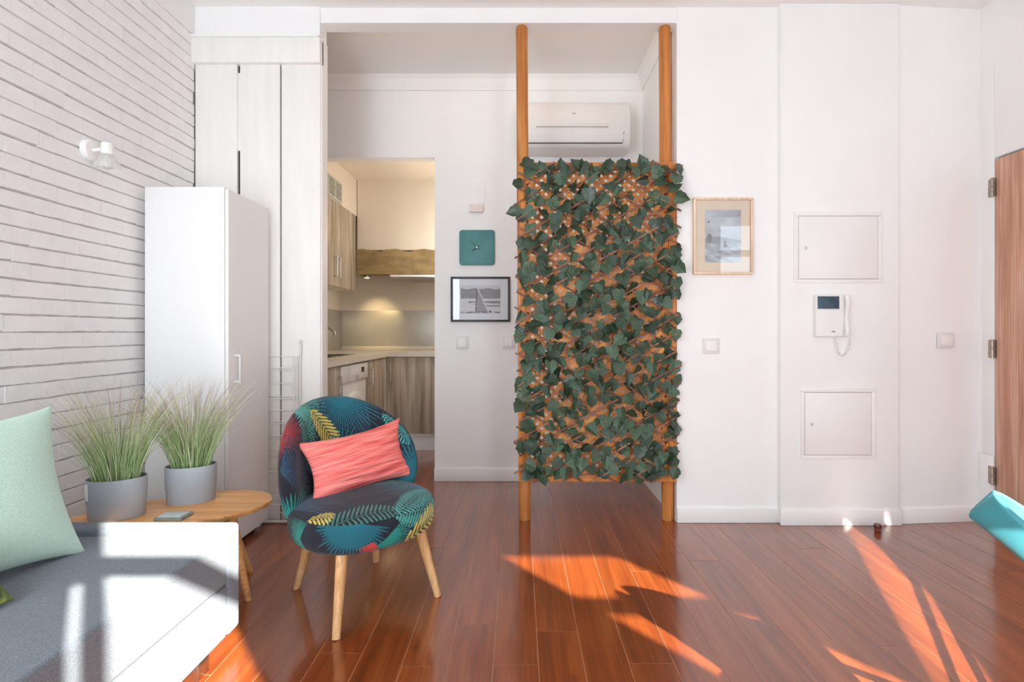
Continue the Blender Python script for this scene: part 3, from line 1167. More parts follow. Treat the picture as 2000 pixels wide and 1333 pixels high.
def panel_box(o, i, lockpx, label):
    x0, x1, z0, z1 = PX(o[0], YC), PX(o[1], YC), PZ(o[3], YC), PZ(o[2], YC)
    a0, a1, c0, c1 = PX(i[0], YC), PX(i[1], YC), PZ(i[3], YC), PZ(i[2], YC)
    t = thing('access_panel', ((x0 + x1) / 2, YC, z0), label, 'access panel', 'white access panels in the wall')
    w = a0 - x0
    for b in ((x0, x1, c1 + .001, z1), (x0, x1, z0, c0 - .001), (x0, a0 - .001, c0 - .001, c1 + .001), (a1 + .001, x1, c0 - .001, c1 + .001)):
        BX('surround_bar', M_lacq, (b[0], b[1], YC - 0.006, YC + 0.002, b[2], b[3]), t, 0.0012)
    BX('recess', M_ink, (a0 - .002, a1 + .002, YC - 0.0012, YC + 0.001, c0 - .002, c1 + .002), t)
    dr = BX('panel_door', M_lacq, (a0 + 0.0012, a1 - 0.0012, YC - 0.0055, YC - 0.001, c0 + 0.0012, c1 - 0.0012), t, 0.0008)
    lx, lz = PX(lockpx[0], YC), PZ(lockpx[1], YC)
    MB().lathe([(0.0, -0.0075), (0.011, -0.0075), (0.013, -0.0055)], 16, (lx, YC, lz), 'Y').build('lock', M_plastic2, dr)
    BX('key_slot', M_ink, (lx - 0.0015, lx + 0.0015, YC - 0.0082, YC - 0.0074, lz - 0.006, lz + 0.006), dr)


panel_box((1550, 1723, 414, 553), (1559, 1714, 422.5, 545.5), (1573, 485), 'wide white access panel above the intercom')
panel_box((1563, 1711, 759, 897), (1571, 1701, 767, 889), (1585, 829), 'squarish white access panel below the intercom')

ic = thing('intercom', (PX(1620, YC), YC, PZ(659, YC)), 'white video intercom with a dark screen and curly cord', 'intercom')
x0, x1, z0, z1 = PX(1588, YC), PX(1648, YC), PZ(658, YC), PZ(576, YC)
MB().prism(rrect(x0, x1, z0, z1, 0.012, 5), YC - 0.03, YC, 'Y').build('body', M_plastic, ic, bevel=0.005, seg=3)
BX('screen_surround', M_plastic2, (PX(1589, YC), PX(1634, YC), YC - 0.032, YC - 0.029, PZ(606, YC), PZ(578, YC)), ic, 0.001)
BX('screen', M_screen, (PX(1590.5, YC), PX(1632, YC), YC - 0.0335, YC - 0.031, PZ(604, YC), PZ(580, YC)), ic)
hs = MB()
hx = PX(1645, YC)
pts = [(hx, YC - 0.035, PZ(580, YC)), (hx, YC - 0.044, PZ(586, YC)), (hx, YC - 0.046, PZ(600, YC)), (hx, YC - 0.036, PZ(620, YC)),
       (hx, YC - 0.037, PZ(630, YC)), (hx, YC - 0.046, PZ(648, YC)), (hx, YC - 0.038, PZ(655, YC))]
hs.tube(catmull(pts, 5, False), [0.010 + 0.004 * abs(math.cos(math.pi * k / 30)) for k in range(31)], 12)
hs.build('handset', M_plastic, ic, smooth=True)
cd = []
for k in range(181):
    t = k / 180
    a = math.pi * t
    px_ = 1643 - 15 * math.cos(a)
    if True:
        base = Vector((PX(1643, YC) + 0.040 * math.cos(math.pi - a), YC - 0.014, PZ(659, YC) - 0.105 * math.sin(a)))
    w = 2 * math.pi * 26 * t
    cd.append(base + Vector((0.0042 * math.cos(w), 0.005 * math.sin(w), 0.002 * math.cos(w))))
MB().tube(cd, 0.0018, 6).build('curly_cord', M_plastic, ic, smooth=True)
BX('emblem', M_ink, (PX(1618, YC), PX(1624.5, YC), YC - 0.0306, YC - 0.0296, PZ(649.2, YC), PZ(647.2, YC)), ic)
BX('call_button', M_plastic2, (PX(1637, YC), PX(1640, YC), YC - 0.0312, YC - 0.0296, PZ(590, YC), PZ(587, YC)), ic)

# door stop on the floor
ds = thing('door_stop', (1.968, 2.815, 0), 'small brown door stop on the floor near the wall', 'door stop')
MB().lathe([(0.014, 0.0), (0.017, 0.004), (0.016, 0.018), (0.018, 0.022), (0.018, 0.034), (0.015, 0.042), (0.0, 0.044)], 18, (1.968, 2.815, 0)).build('stub', M_copper, ds, smooth='auto')
MB().lathe([(0.0186, 0.023), (0.0192, 0.025), (0.0192, 0.031), (0.0186, 0.033)], 18, (1.968, 2.815, 0)).build('rubber_ring', M_dark, ds, smooth='auto')

# ================================================================== WALL LAMP ON THE BRICKS
ly, lz = 2.228, PZ(294, 2.228)
wl = thing('wall_lamp', (XL, ly, lz), 'small white spot lamp with ribbed glass on the brick wall', 'lamp')
MB().lathe([(0.045, 0.0), (0.045, 0.014), (0.038, 0.022), (0.0, 0.024)], 24, (XL, ly, lz), 'X').build('base', M_plastic, wl, smooth='auto')
MB().tube([(XL + 0.02, ly, lz), (XL + 0.05, ly, lz + 0.004), (XL + 0.075, ly, lz + 0.004)], 0.008, 10).build('arm', M_plastic, wl, smooth='auto')
hcx = XL + 0.085
MB().lathe([(0.0, 0.026), (0.022, 0.026), (0.024, 0.022), (0.024, -0.022), (0.020, -0.024), (0.0, -0.024)], 20, (hcx, ly, lz + 0.004)).build('lamp_holder', M_plastic, wl, smooth='auto')
gp = []
for k in range(13):
    t = k / 12
    gp.append((0.02 + 0.026 * math.sin(t * 1.9), -0.024 - 0.062 * t))
gs = MB()
n = 48
vsx = []
for (r, h) in gp:
    for k in range(n):
        rr = r * (1 + 0.05 * (k % 2))
        a = 2 * math.pi * k / n
        vsx.append((hcx + rr * math.cos(a), ly + rr * math.sin(a), lz + 0.004 + h))
fsx = []
for i in range(len(gp) - 1):
    for k in range(n):
        k2 = (k + 1) % n
        fsx.append((i * n + k, i * n + k2, (i + 1) * n + k2, (i + 1) * n + k))
gs.add(vsx, fsx)
gs.build('ribbed_shade', M_shade, wl, smooth='auto')
MB().lathe([(0.008, -0.022), (0.011, -0.035), (0.021, -0.055), (0.023, -0.068), (0.015, -0.082), (0.0, -0.087)], 18, (hcx, ly, lz + 0.004)).build('bulb', M_bulb, wl, smooth=True)

# ================================================================== WARDROBE
wx0, wx1, wy0, wy1, wz0, wz1 = -1.843, -1.452, 2.517, 2.917, 0.03, 1.812
wd = thing('wardrobe', ((wx0 + wx1) / 2, (wy0 + wy1) / 2, 0), 'tall narrow white wardrobe against the brick wall', 'wardrobe')
BX('body', M_lacq, (wx0, wx1, wy0, wy1, wz0, wz1), wd, 0.0015)
for (a, b) in ((wx0 + .03, wy0 + .03), (wx1 - .03, wy0 + .03), (wx0 + .03, wy1 - .03), (wx1 - .03, wy1 - .03)):
    MB().lathe([(0.018, 0.0), (0.02, 0.03)], 12, (a, b, 0)).build('foot', M_plastic2, wd)
wdoor = BX('door', M_lacq, (wx1 + 0.003, wx1 + 0.020, wy0 + 0.001, wy1 - 0.001, wz0 + 0.003, wz1 - 0.012), wd, 0.0015)
hx = wx1 + 0.020
hz0, hz1 = PZ(748, 2.58), PZ(692, 2.58)
hy = 2.572
for zz in (hz0 + 0.006, hz1 - 0.006):
    BX('handle_stub', M_plastic2, (hx, hx + 0.03, hy - 0.006, hy + 0.006, zz - 0.006, zz + 0.006), wdoor, 0.002)
BX('handle_bar', M_plastic2, (hx + 0.024, hx + 0.034, hy - 0.007, hy + 0.007, hz0, hz1), wdoor, 0.003)

# ================================================================== DRYING RACK
rk = thing('drying_rack', (-1.33, 2.93, 0), 'folded white wire drying rack leaning on the boards', 'drying rack')
ra, rb = PX(496, 2.93), PX(584, 2.93)
ry = 2.9490
rz1 = PZ(697, 2.93)
for (x, y, r) in ((ra, ry - 0.002, 0.005), (rb, ry - 0.002, 0.005), (rb - 0.028, ry - 0.028, 0.0035), (rb - 0.014, ry - 0.016, 0.0035)):
    MB().tube([(x, y, 0.0), (x, y, rz1)], r, 8).build('upright', M_wire, rk, smooth='auto')
MB().tube(catmull([(rb, ry - 0.002, rz1), (rb + 0.003, ry - 0.002, rz1 + 0.06), (rb + 0.004, ry - 0.003, rz1 + 0.085), (rb + 0.001, ry - 0.012, rz1 + 0.092), (rb - 0.002, ry - 0.014, rz1 + 0.075)], 5, False), 0.006, 8).build('hook', M_wire, rk, smooth=True)
for py_ in (697, 719, 723, 749, 776, 780, 802, 824, 828, 852, 857, 880, 888, 892, 917, 921, 945, 967, 985, 1002):
    z = PZ(py_, 2.93)
    d = 0.0 if py_ in (697, 776, 857, 917) else (0.026 if py_ % 2 else 0.016)
    MB().tube([(ra, ry - d, z), (rb - (0.028 if d else 0), ry - d, z)], 0.0028, 6).build('rail', M_wire, rk, smooth='auto')
MB().tube([(ra - 0.01, ry - 0.02, 0.012), (rb + 0.012, ry - 0.02, 0.012)], 0.008, 8).build('foot_bar', M_wire, rk, smooth='auto')

# ================================================================== SIDE TABLE
ZT = 0.40
outline = [(-1.045, 2.165), (-1.13, 2.245), (-1.28, 2.258), (-1.45, 2.185), (-1.60, 2.05), (-1.70, 1.91), (-1.66, 1.845), (-1.50, 1.838), (-1.30, 1.852), (-1.16, 1.905), (-1.075, 1.99), (-1.03, 2.09)]
ol = catmull([(x, y, 0) for x, y in outline], 7)
tb = thing('side_table', (-1.35, 2.03, 0), 'low wooden side table with a pointed oval top', 'table')
top = MB()
n = len(ol)
c = sum(ol, Vector()) / n
rings = []
for s, z in ((0.955, ZT - 0.022), (0.985, ZT - 0.012), (0.999, ZT - 0.003), (0.995, ZT)):
    rings += [(c.x + (p.x - c.x) * s, c.y + (p.y - c.y) * s, z) for p in ol]
fs = [tuple(range(n))[::-1], tuple(3 * n + k for k in range(n))]
for i in range(3):
    for k in range(n):
        k2 = (k + 1) % n
        fs.append((i * n + k, i * n + k2, (i + 1) * n + k2, (i + 1) * n + k))
top.add(rings, fs)
top.build('table_top', M_table, tb, smooth='auto')
for (bx, by, tx, ty) in ((-1.112, 2.095, -1.165, 2.055), (-1.235, 2.345, -1.285, 2.20), (-1.68, 2.10, -1.60, 2.0), (-1.60, 1.86, -1.52, 1.90)):
    MB().tube([(bx, by, 0), (tx, ty, ZT - 0.02)], [0.0125, 0.024], 16).build('leg', M_table, tb, smooth='auto')
MB().prism([(-1.60, 1.98), (-1.54, 1.91), (-1.13, 2.03), (-1.16, 2.09), (-1.29, 2.22), (-1.34, 2.18)], ZT - 0.045, ZT - 0.021).build('underframe', M_table, tb)

# ------------------------------------------------------------------ grass plants
def grass_plant(cx, cy, a, b, rot, hgt, seed, label, sticker, grass_h, nblades=430):
    t = thing('potted_grass', (cx, cy, ZT), label, 'plant', 'potted grasses on the side table')
    p = MB()
    prof = [(0.90, 0.0), (0.925, 0.004), (0.955, hgt * 0.38), (0.975, hgt * 0.40), (1.0, hgt * 0.985), (0.995, hgt), (0.955, hgt), (0.945, hgt - 0.006), (0.93, hgt - 0.02), (0.0, hgt - 0.02)]
    p.lathe([(r, z + ZT) for r, z in prof], 48, (cx, cy, 0), 'Z', a, b, rot)
    pot = p.build('pot', M_pot, t, smooth='auto')
    MB().lathe([(0.0, 0.0), (0.6, 0.002), (0.928, 0.0)], 32, (cx, cy, ZT + hgt - 0.0185), 'Z', a, b, rot).build('soil', M_soil, t, smooth=True)
    if sticker:
        vs = []
        for k in range(5):
            for z in (hgt * 0.52, hgt * 0.93):
                ang = math.radians(186 + 9 * k)
                rr = 0.975 + 0.027 * (z / hgt - 0.4) / 0.6
                x_, y_ = a * math.cos(ang) * (rr + .008), b * math.sin(ang) * (rr + .008)
                vs.append((cx + x_ * math.cos(rot) - y_ * math.sin(rot), cy + x_ * math.sin(rot) + y_ * math.cos(rot), ZT + z))
        fs_ = [(2 * k, 2 * k + 2, 2 * k + 3, 2 * k + 1) for k in range(4)]
        st = MB().add(vs, fs_).build('label_sticker', M_plastic, pot)
    r = np.random.default_rng(seed)
    V, F, K = [], [], []
    green = np.array([[lin(146), lin(178), lin(116)], [lin(172), lin(196), lin(138)], [lin(200), lin(210), lin(168)]])
    tipc = np.array([[lin(188), lin(164), lin(152)], [lin(160), lin(138), lin(132)], [lin(212), lin(206), lin(172)]])
    for k in range(nblades):
        ang = r.uniform(0, 2 * math.pi)
        rad = math.sqrt(r.uniform(0, 1)) * 0.72
        x_, y_ = a * rad * math.cos(ang), b * rad * math.sin(ang)
        bx = cx + x_ * math.cos(rot) - y_ * math.sin(rot)
        by = cy + x_ * math.sin(rot) + y_ * math.cos(rot)
        lean = 0.12 + 0.42 * rad * r.uniform(0.5, 1.3)
        da = math.atan2(by - cy, bx - cx) + r.normal(0, 0.5)
        Lb = grass_h * r.uniform(0.55, 1.08)
        if r.random() < 0.04:
            lean *= 1.7
        w = r.uniform(0.0008, 0.0018)
        wa = r.uniform(0, math.pi)
        gcol = green[r.integers(3)] * r.uniform(0.85, 1.15)
        tcol = tipc[r.integers(3)] * r.uniform(0.85, 1.15)
        st = r.uniform(0.3, 0.6)
        base = len(V)
        ns = 5
        for i in range(ns + 1):
            s = i / ns
            off = lean * Lb * (0.55 * s + 0.75 * s * s)
            z = ZT + hgt - 0.02 + Lb * (s - 0.10 * s * s * (1 + 2 * lean))
            pxx, pyy = bx + off * math.cos(da), by + off * math.sin(da)
            ww = w * (1 - s) ** 0.6 + 0.0002
            V.append((pxx - ww * math.cos(wa), pyy - ww * math.sin(wa), z))
            V.append((pxx + ww * math.cos(wa), pyy + ww * math.sin(wa), z))
            m = min(max((s - st) / 0.35, 0), 1)
            cc = gcol * (1 - m) + tcol * m
            K += [cc, cc]
        for i in range(ns):
            F.append((base + 2 * i, base + 2 * i + 1, base + 2 * i + 3, base + 2 * i + 2))
    me = bpy.data.meshes.new('grass_blades')
    me.from_pydata(V, [], F)
    set_cols(me, np.array(K))
    me.update()
    g = link('grass_blades', me, M_grass, t)
    g['kind'] = 'stuff'


grass_plant(-1.522, 1.935, 0.098, 0.066, 0.30, 0.150, 3, 'potted grass nearer the mint cushion with a label on its grey pot', True, 0.43)
grass_plant(-1.357, 2.115, 0.094, 0.064, 0.32, 0.150, 5, 'potted grass in the middle of the table in front of the wardrobe', False, 0.43)

# glass coaster
gc = thing('glass_coaster', (-1.30, 1.925, ZT), 'small clear glass coaster on the side table', 'coaster')
MB().prism(rrect(-1.352, -1.248, 1.886, 1.964, 0.006, 3), ZT + 0.0005, ZT + 0.011).build('slab', mat('coaster_glass', C(176, 190, 186), 0.08, 6, 0.05, trans=0.55), gc, bevel=0.002)
MB().prism(rrect(-1.344, -1.256, 1.894, 1.956, 0.005, 3), ZT + 0.011, ZT + 0.0135).build('inset', mat('coaster_top', C(190, 200, 196), 0.12, 8, 0.08), gc, bevel=0.001)

# ================================================================== SOFA
sf = thing('sofa', (-1.42, 1.0, 0), 'grey fabric sofa with a low end along the brick wall', 'sofa')
sX0, sX1, sY0, sY1 = -1.862, -1.0, -0.1, 1.82
ZS = 0.402
MB().box(sX0, sX1, sY0, sY1 - 0.069, 0.055, 0.235).build('base', M_sofa, sf, bevel=0.012, seg=3)
MB().box(sX0 + 0.12, sX1 + 0.002, sY0, sY1 - 0.068, 0.236, ZS).build('seat_cushion', M_sofa, sf, bevel=0.014, seg=4)
MB().box(sX0, sX1 + 0.004, sY1 - 0.068, sY1 + 0.005, 0.055, 0.424).build('end_panel', M_sofa, sf, bevel=0.014, seg=4)
bk = MB()
bk.prism([(sX0, 0.23), (sX0 + 0.12, 0.23), (sX0 + 0.09, 0.60), (sX0, 0.62)], sY0, sY1 - 0.07, 'Y')
bk.build('backrest', M_sofa, sf, bevel=0.02, seg=4)
for (a, b) in ((sX1 - 0.03, sY1 - 0.19), (sX1 - 0.03, 0.1), (sX0 + 0.05, sY1 - 0.19), (sX0 + 0.05, 0.1)):
    MB().prism([(a - 0.022, b - 0.03), (a + 0.024, b - 0.03), (a + 0.024, b + 0.03), (a - 0.022, b + 0.03)], 0.0, 0.056).build('foot', M_chrome, sf, bevel=0.003)


def pillow(name, w, h, T, M, material, parent=None, n=61, puff=2.6, pinch=0.06, ripple=None, cols=None):
    g = np.linspace(-1, 1, n)
    # denser towards the seams
    g = np.sign(g) * (1 - (1 - np.abs(g)) ** 1.5)
    U, Vv = np.meshgrid(g, g)
    bx = 1 - pinch * (1 - Vv ** 2)
    bz = 1 - pinch * (1 - U ** 2)
    X = U * bx * w / 2
    Z = Vv * bz * h / 2
    th = T / 2 * ((1 - np.abs(U) ** puff) * (1 - np.abs(Vv) ** puff)) ** 0.55
    wr = 0.004 * (fbm(U * 3 + 7, Vv * 3 + 3, 31) - 0.5) * ((1 - U ** 2) * (1 - Vv ** 2))
    if ripple is not None:
        wr = wr + ripple(U, Vv) * np.clip(th / (T / 2), 0, 1) ** 0.4
    front = np.stack([X, -th - wr - 0.0008, Z], -1)
    back = np.stack([X, th + 0.0008, Z], -1)
    a = grid_mesh(name, front, n, n)
    b = grid_mesh(name, back[:, ::-1], n, n)
    bm = bmesh.new()
    bm.from_mesh(a)
    bm.from_mesh(b)
    bmesh.ops.remove_doubles(bm, verts=bm.verts, dist=0.0022)
    bmesh.ops.recalc_face_normals(bm, faces=bm.faces)
    bm.to_mesh(a)
    bm.free()
    a.shade_smooth()
    bpy.data.meshes.remove(b)
    return link(name, a, material, parent, M)


def axes(center, right, up):
    r = Vector(right).normalized()
    u = Vector(up)
    u = (u - r * u.dot(r)).normalized()
    f = u.cross(r)           # pillow local +Y is away from its front
    m = Matrix((r, f, u)).transposed().to_4x4()
    # local X=right, Y=f, Z=up ; ensure right-handed
    if m.determinant() < 0:
        m = Matrix((r, -f, u)).transposed().to_4x4()
    m.translation = Vector(center)
    return m


tag(pillow('cushion', 0.49, 0.49, 0.15, axes((-1.535, 1.425, 0.625), (0.30, 0.95, 0.0), (-0.34, 0.0, 0.94)), M_mint, pinch=0.14),
    'mint green linen cushion leaning on the sofa back', 'cushion')
M_lf = mat('leafy_print', C(58, 74, 36), 0.9, 26, 0.2, 0.2, 300, col2=C(150, 158, 84), stretch=(1, 1, 0.3), lo=0.42, hi=0.58)
tag(pillow('cushion', 0.36, 0.26, 0.11, axes((-1.452, 1.175, 0.49), (0.35, 0.94, 0.03), (-0.80, 0.0, 0.6)), M_lf, pinch=0.08),
    'olive green striped cushion cut off at the left edge', 'cushion')

# ================================================================== PALM PRINT ARMCHAIR
F2 = Vector((0.688, -0.725, 0)).normalized()     # facing
R2 = Vector((-F2.y, F2.x, 0)).normalized()       # to its (viewer's) right
MC = Matrix((R2, -F2, Vector((0, 0, 1)))).transposed().to_4x4()     # local x = right, local y = backwards
if MC.determinant() < 0:
    MC = Matrix((R2, -F2, Vector((0, 0, 1)))).transposed().to_4x4()
MC.translation = Vector((-0.66, 2.15, 0))
ch = thing('armchair', None, 'rounded armchair in dark palm leaf print fabric with beech legs', 'armchair', M=MC)


def pal(*c):
    return np.array([lin(v) for v in c])


NAVY = pal(30, 33, 44)
TEAL = pal(34, 124, 114)
BLUE = pal(28, 92, 106)
DBLUE = pal(42, 64, 84)
YEL = pal(212, 190, 92)
RED = pal(186, 58, 58)
AQUA = pal(84, 166, 158)
SEA = pal(78, 132, 118)


def paint_fan(col, s, t, cx, cy, R, a0, a1, n, color, core=0.28, seed=0, soft=1.0):
    r = np.random.default_rng(seed)
    dx, dy = s - cx, t - cy
    d = np.hypot(dx, dy)
    ang = (np.degrees(np.arctan2(dy, dx)) - a0) % 360
    span = a1 - a0
    p = ang / span * n
    k = np.clip(np.floor(p).astype(int), 0, n - 1)
    f = p - k - 0.5
    Rk = (R * (0.78 + 0.22 * r.random(n)))[k]
    prof = np.clip((Rk - d) / np.maximum(Rk - core * R, 1e-4), 0, 1) ** 0.9 * np.where(d < core * R, 1.0, 0.84)
    m = (ang < span) & (d < Rk) & (np.abs(f) < 0.5 * prof)
    tone = 0.72 + 0.5 * (1 - np.abs(f) * 2)
    tone = np.where(d < core * R, 1.0, tone) * (0.9 + 0.35 * np.clip(1 - d / R, 0, 1))
    a = (m * soft)[..., None]
    return col * (1 - a) + a * color * tone[..., None]


def paint_frond(col, s, t, x0, y0, x1, y1, n, L, width, color, theta=48, curve=0.0, soft=1.0):
    ax, ay = x1 - x0, y1 - y0
    Ln = math.hypot(ax, ay)
    ax, ay = ax / Ln, ay / Ln
    a = (s - x0) * ax + (t - y0) * ay
    b = -(s - x0) * ay + (t - y0) * ax
    b = b - curve * a * (Ln - a)
    th = math.radians(theta)
    q = a - np.abs(b) / math.tan(th)
    sp = Ln / n
    k = np.round(q / sp)
    along = np.abs(b) / math.sin(th)
    kk = np.clip(k / n, 0, 1)
    Lk = L * np.sin(math.pi * (0.12 + 0.86 * kk)) ** 0.7
    cross = np.abs(q - k * sp) * math.sin(th)
    x = np.clip(along / np.maximum(Lk, 1e-4), 0, 1)
    hw = width * np.clip(4 * x * (1 - x) + 0.25 * (1 - x), 0, 1)
    m = (k >= 0) & (k <= n) & (cross < hw) & (along < Lk)
    rib = (np.abs(b) < width * 0.35) & (a > -0.01) & (a < Ln)
    m = m | rib
    al = (m * soft)[..., None]
    return col * (1 - al) + al * color * (0.85 + 0.3 * x)[..., None]


def base_cloth(s, t):
    c = np.zeros(s.shape + (3,)) + NAVY
    nz = fbm(s * 22 + 40, t * 22 + 40, 51)
    return c * (0.8 + 0.5 * nz)[..., None]


def cloth_back(s, t):
    """s across (-0.3..0.3), t height (0.27..0.8)"""
    c = base_cloth(s, t)
    c = paint_fan(c, s, t, -0.05, 0.40, 0.26, 20, 190, 26, DBLUE, seed=1, soft=0.6)
    c = paint_fan(c, s, t, 0.17, 0.60, 0.22, 90, 400, 34, DBLUE, seed=2, soft=0.45)
    c = paint_fan(c, s, t, -0.20, 0.775, 0.20, -75, 55, 20, SEA, core=0.2, seed=3)
    c = paint_fan(c, s, t, -0.30, 0.71, 0.12, 250, 450, 30, RED * 0.7, core=0.12, seed=4)
    c = paint_fan(c, s, t, 0.05, 0.81, 0.23, 184, 356, 34, BLUE, core=0.30, seed=5)
    c = paint_fan(c, s, t, 0.0, 0.48, 0.20, 25, 110, 11, TEAL, core=0.2, seed=6)
    c = paint_frond(c, s, t, -0.175, 0.80, -0.165, 0.50, 22, 0.060, 0.0030, AQUA * 0.8, 55)
    c = paint_frond(c, s, t, -0.135, 0.75, 0.01, 0.55, 12, 0.085, 0.0046, YEL, 42, 0.6)
    c = paint_frond(c, s, t, -0.02, 0.62, 0.06, 0.50, 12, 0.06, 0.0024, SEA, 45)
    c = paint_frond(c, s, t, 0.22, 0.71, 0.29, 0.58, 12, 0.040, 0.0026, AQUA * 0.9, 50)
    c = paint_fan(c, s, t, 0.31, 0.43, 0.21, 85, 250, 28, BLUE, core=0.36, seed=7)
    c = paint_fan(c, s, t, -0.33, 0.56, 0.17, -60, 70, 22, DBLUE, core=0.1, seed=8)
    c = paint_fan(c, s, t, -0.285, 0.345, 0.15, 10, 190, 22, TEAL, core=0.33, seed=9)
    c = paint_fan(c, s, t, -0.29, 0.30, 0.07, 200, 340, 12, RED, core=0.4, seed=10)
    return c


def cloth_seat(u, w, z, ang):
    """top: plan coordinates; side: angle around and height"""
    c = base_cloth(u, w)
    # top of the seat (w grows backwards)
    ct = c
    ct = paint_fan(ct, u, w, -0.27, 0.06, 0.24, -75, 75, 22, DBLUE * 1.2, core=0.15, seed=21)
    ct = paint_fan(ct, u, w, 0.28, -0.06, 0.27, 125, 235, 20, BLUE * 1.1, core=0.22, seed=22)
    ct = paint_fan(ct, u, w, 0.19, 0.10, 0.14, -80, 260, 44, SEA * 0.8, core=0.15, seed=23)
    ct = paint_fan(ct, u, w, 0.28, 0.0, 0.06, 60, 230, 14, RED * 0.8, seed=24)
    ct = paint_frond(ct, u, w, -0.02, 0.21, 0.24, 0.15, 16, 0.045, 0.0034, YEL * 0.9, 55)
    ct = paint_frond(ct, u, w, -0.02, 0.10, 0.13, 0.05, 15, 0.05, 0.0020, SEA * 0.9, 40)
    ct = paint_frond(ct, u, w, -0.27, -0.19, 0.02, -0.245, 17, 0.08, 0.0036, SEA * 0.9, 65)
    ct = paint_frond(ct, u, w, -0.26, -0.10, -0.20, -0.16, 6, 0.045, 0.0034, YEL * 0.9, 50)
    ct = paint_frond(ct, u, w, 0.02, -0.262, 0.27, -0.11, 20, 0.065, 0.0036, AQUA, 68)
    # side band: s = arc length, front centre at 0
    s = ang * 0.27
    cs_ = base_cloth(s + 3, z)
    cs_ = paint_fan(cs_, s, z, -0.155, 0.40, 0.15, 165, 345, 30, BLUE, core=0.62, seed=31)
    cs_ = paint_fan(cs_, s, z, 0.26, 0.385, 0.16, 180, 330, 26, TEAL * 0.8, core=0.2, seed=34)
    cs_ = paint_fan(cs_, s, z, -0.035, 0.325, 0.13, -150, 40, 26, TEAL, core=0.33, seed=32)
    cs_ = paint_fan(cs_, s, z, -0.085, 0.32, 0.07, 195, 300, 9, RED, core=0.4, seed=33)
    cs_ = paint_frond(cs_, s, z, 0.25, 0.372, 0.0, 0.40, 19, 0.07, 0.0040, AQUA, 68)
    cs_ = paint_frond(cs_, s, z, 0.05, 0.288, 0.22, 0.345, 8, 0.085, 0.0056, YEL, 48)
    cs_ = paint_fan(cs_, s, z, -0.36, 0.33, 0.10, 60, 300, 24, TEAL, core=0.3, seed=35)
    cs_ = paint_fan(cs_, s, z, 0.42, 0.34, 0.13, 60, 330, 26, BLUE, seed=36)
    m = (z > 0.392)[..., None]
    return np.where(m, ct, cs_)


def superell(phi, a, b0, b1, e):
    c, s = np.cos(phi), np.sin(phi)
    x = np.sign(c) * np.abs(c) ** (2 / e) * a
    y = np.sign(s) * np.abs(s) ** (2 / e) * np.where(s > 0, b1, b0)
    return x, y


def make_seat():
    nphi, nr = 620, 210
    # profile points (scale, z)
    pr = np.array([(0.0, 0.432), (0.35, 0.431), (0.62, 0.426), (0.80, 0.417), (0.90, 0.408), (0.955, 0.399), (0.975, 0.394), (0.982, 0.390),
                   (0.996, 0.384), (1.006, 0.370), (1.008, 0.34), (1.0, 0.312), (0.975, 0.292), (0.93, 0.279), (0.86, 0.274), (0.5, 0.273), (0.0, 0.273)])
    # resample by length with r in metres
    dl = np.hypot(np.diff(pr[:, 0]) * 0.28, np.diff(pr[:, 1]))
    cum = np.concatenate([[0], np.cumsum(dl)])
    tt = np.linspace(0, cum[-1], nr)
    sc = np.interp(tt, cum, pr[:, 0])
    zz = np.interp(tt, cum, pr[:, 1])
    phi = np.linspace(0, 2 * math.pi, nphi, endpoint=False)
    x, y = superell(phi, 0.285, 0.275, 0.235, 2.35)
    X = sc[:, None] * x[None]
    Y = sc[:, None] * y[None]
    Z = np.repeat(zz[:, None], nphi, 1) + 0.010 * np.clip(-Y / 0.28, 0, 1) * 0
    # angle measured from the front centre, positive to the right
    ang = np.arctan2(X, -Y)
    cols = cloth_seat(X, Y, Z, ang)
    me = grid_mesh('seat', np.stack([X, Y, Z], -1), nphi, nr, closed_u=True, cols=cols)
    return me


def fix_normals(me):
    bm = bmesh.new()
    bm.from_mesh(me)
    bmesh.ops.recalc_face_normals(bm, faces=bm.faces)
    bm.to_mesh(me)
    bm.free()
    me.shade_smooth()


seat_me = make_seat()
seat = link('seat', seat_me, M_fabric, None)
seat.parent = ch
WM[seat.name] = MC.copy()


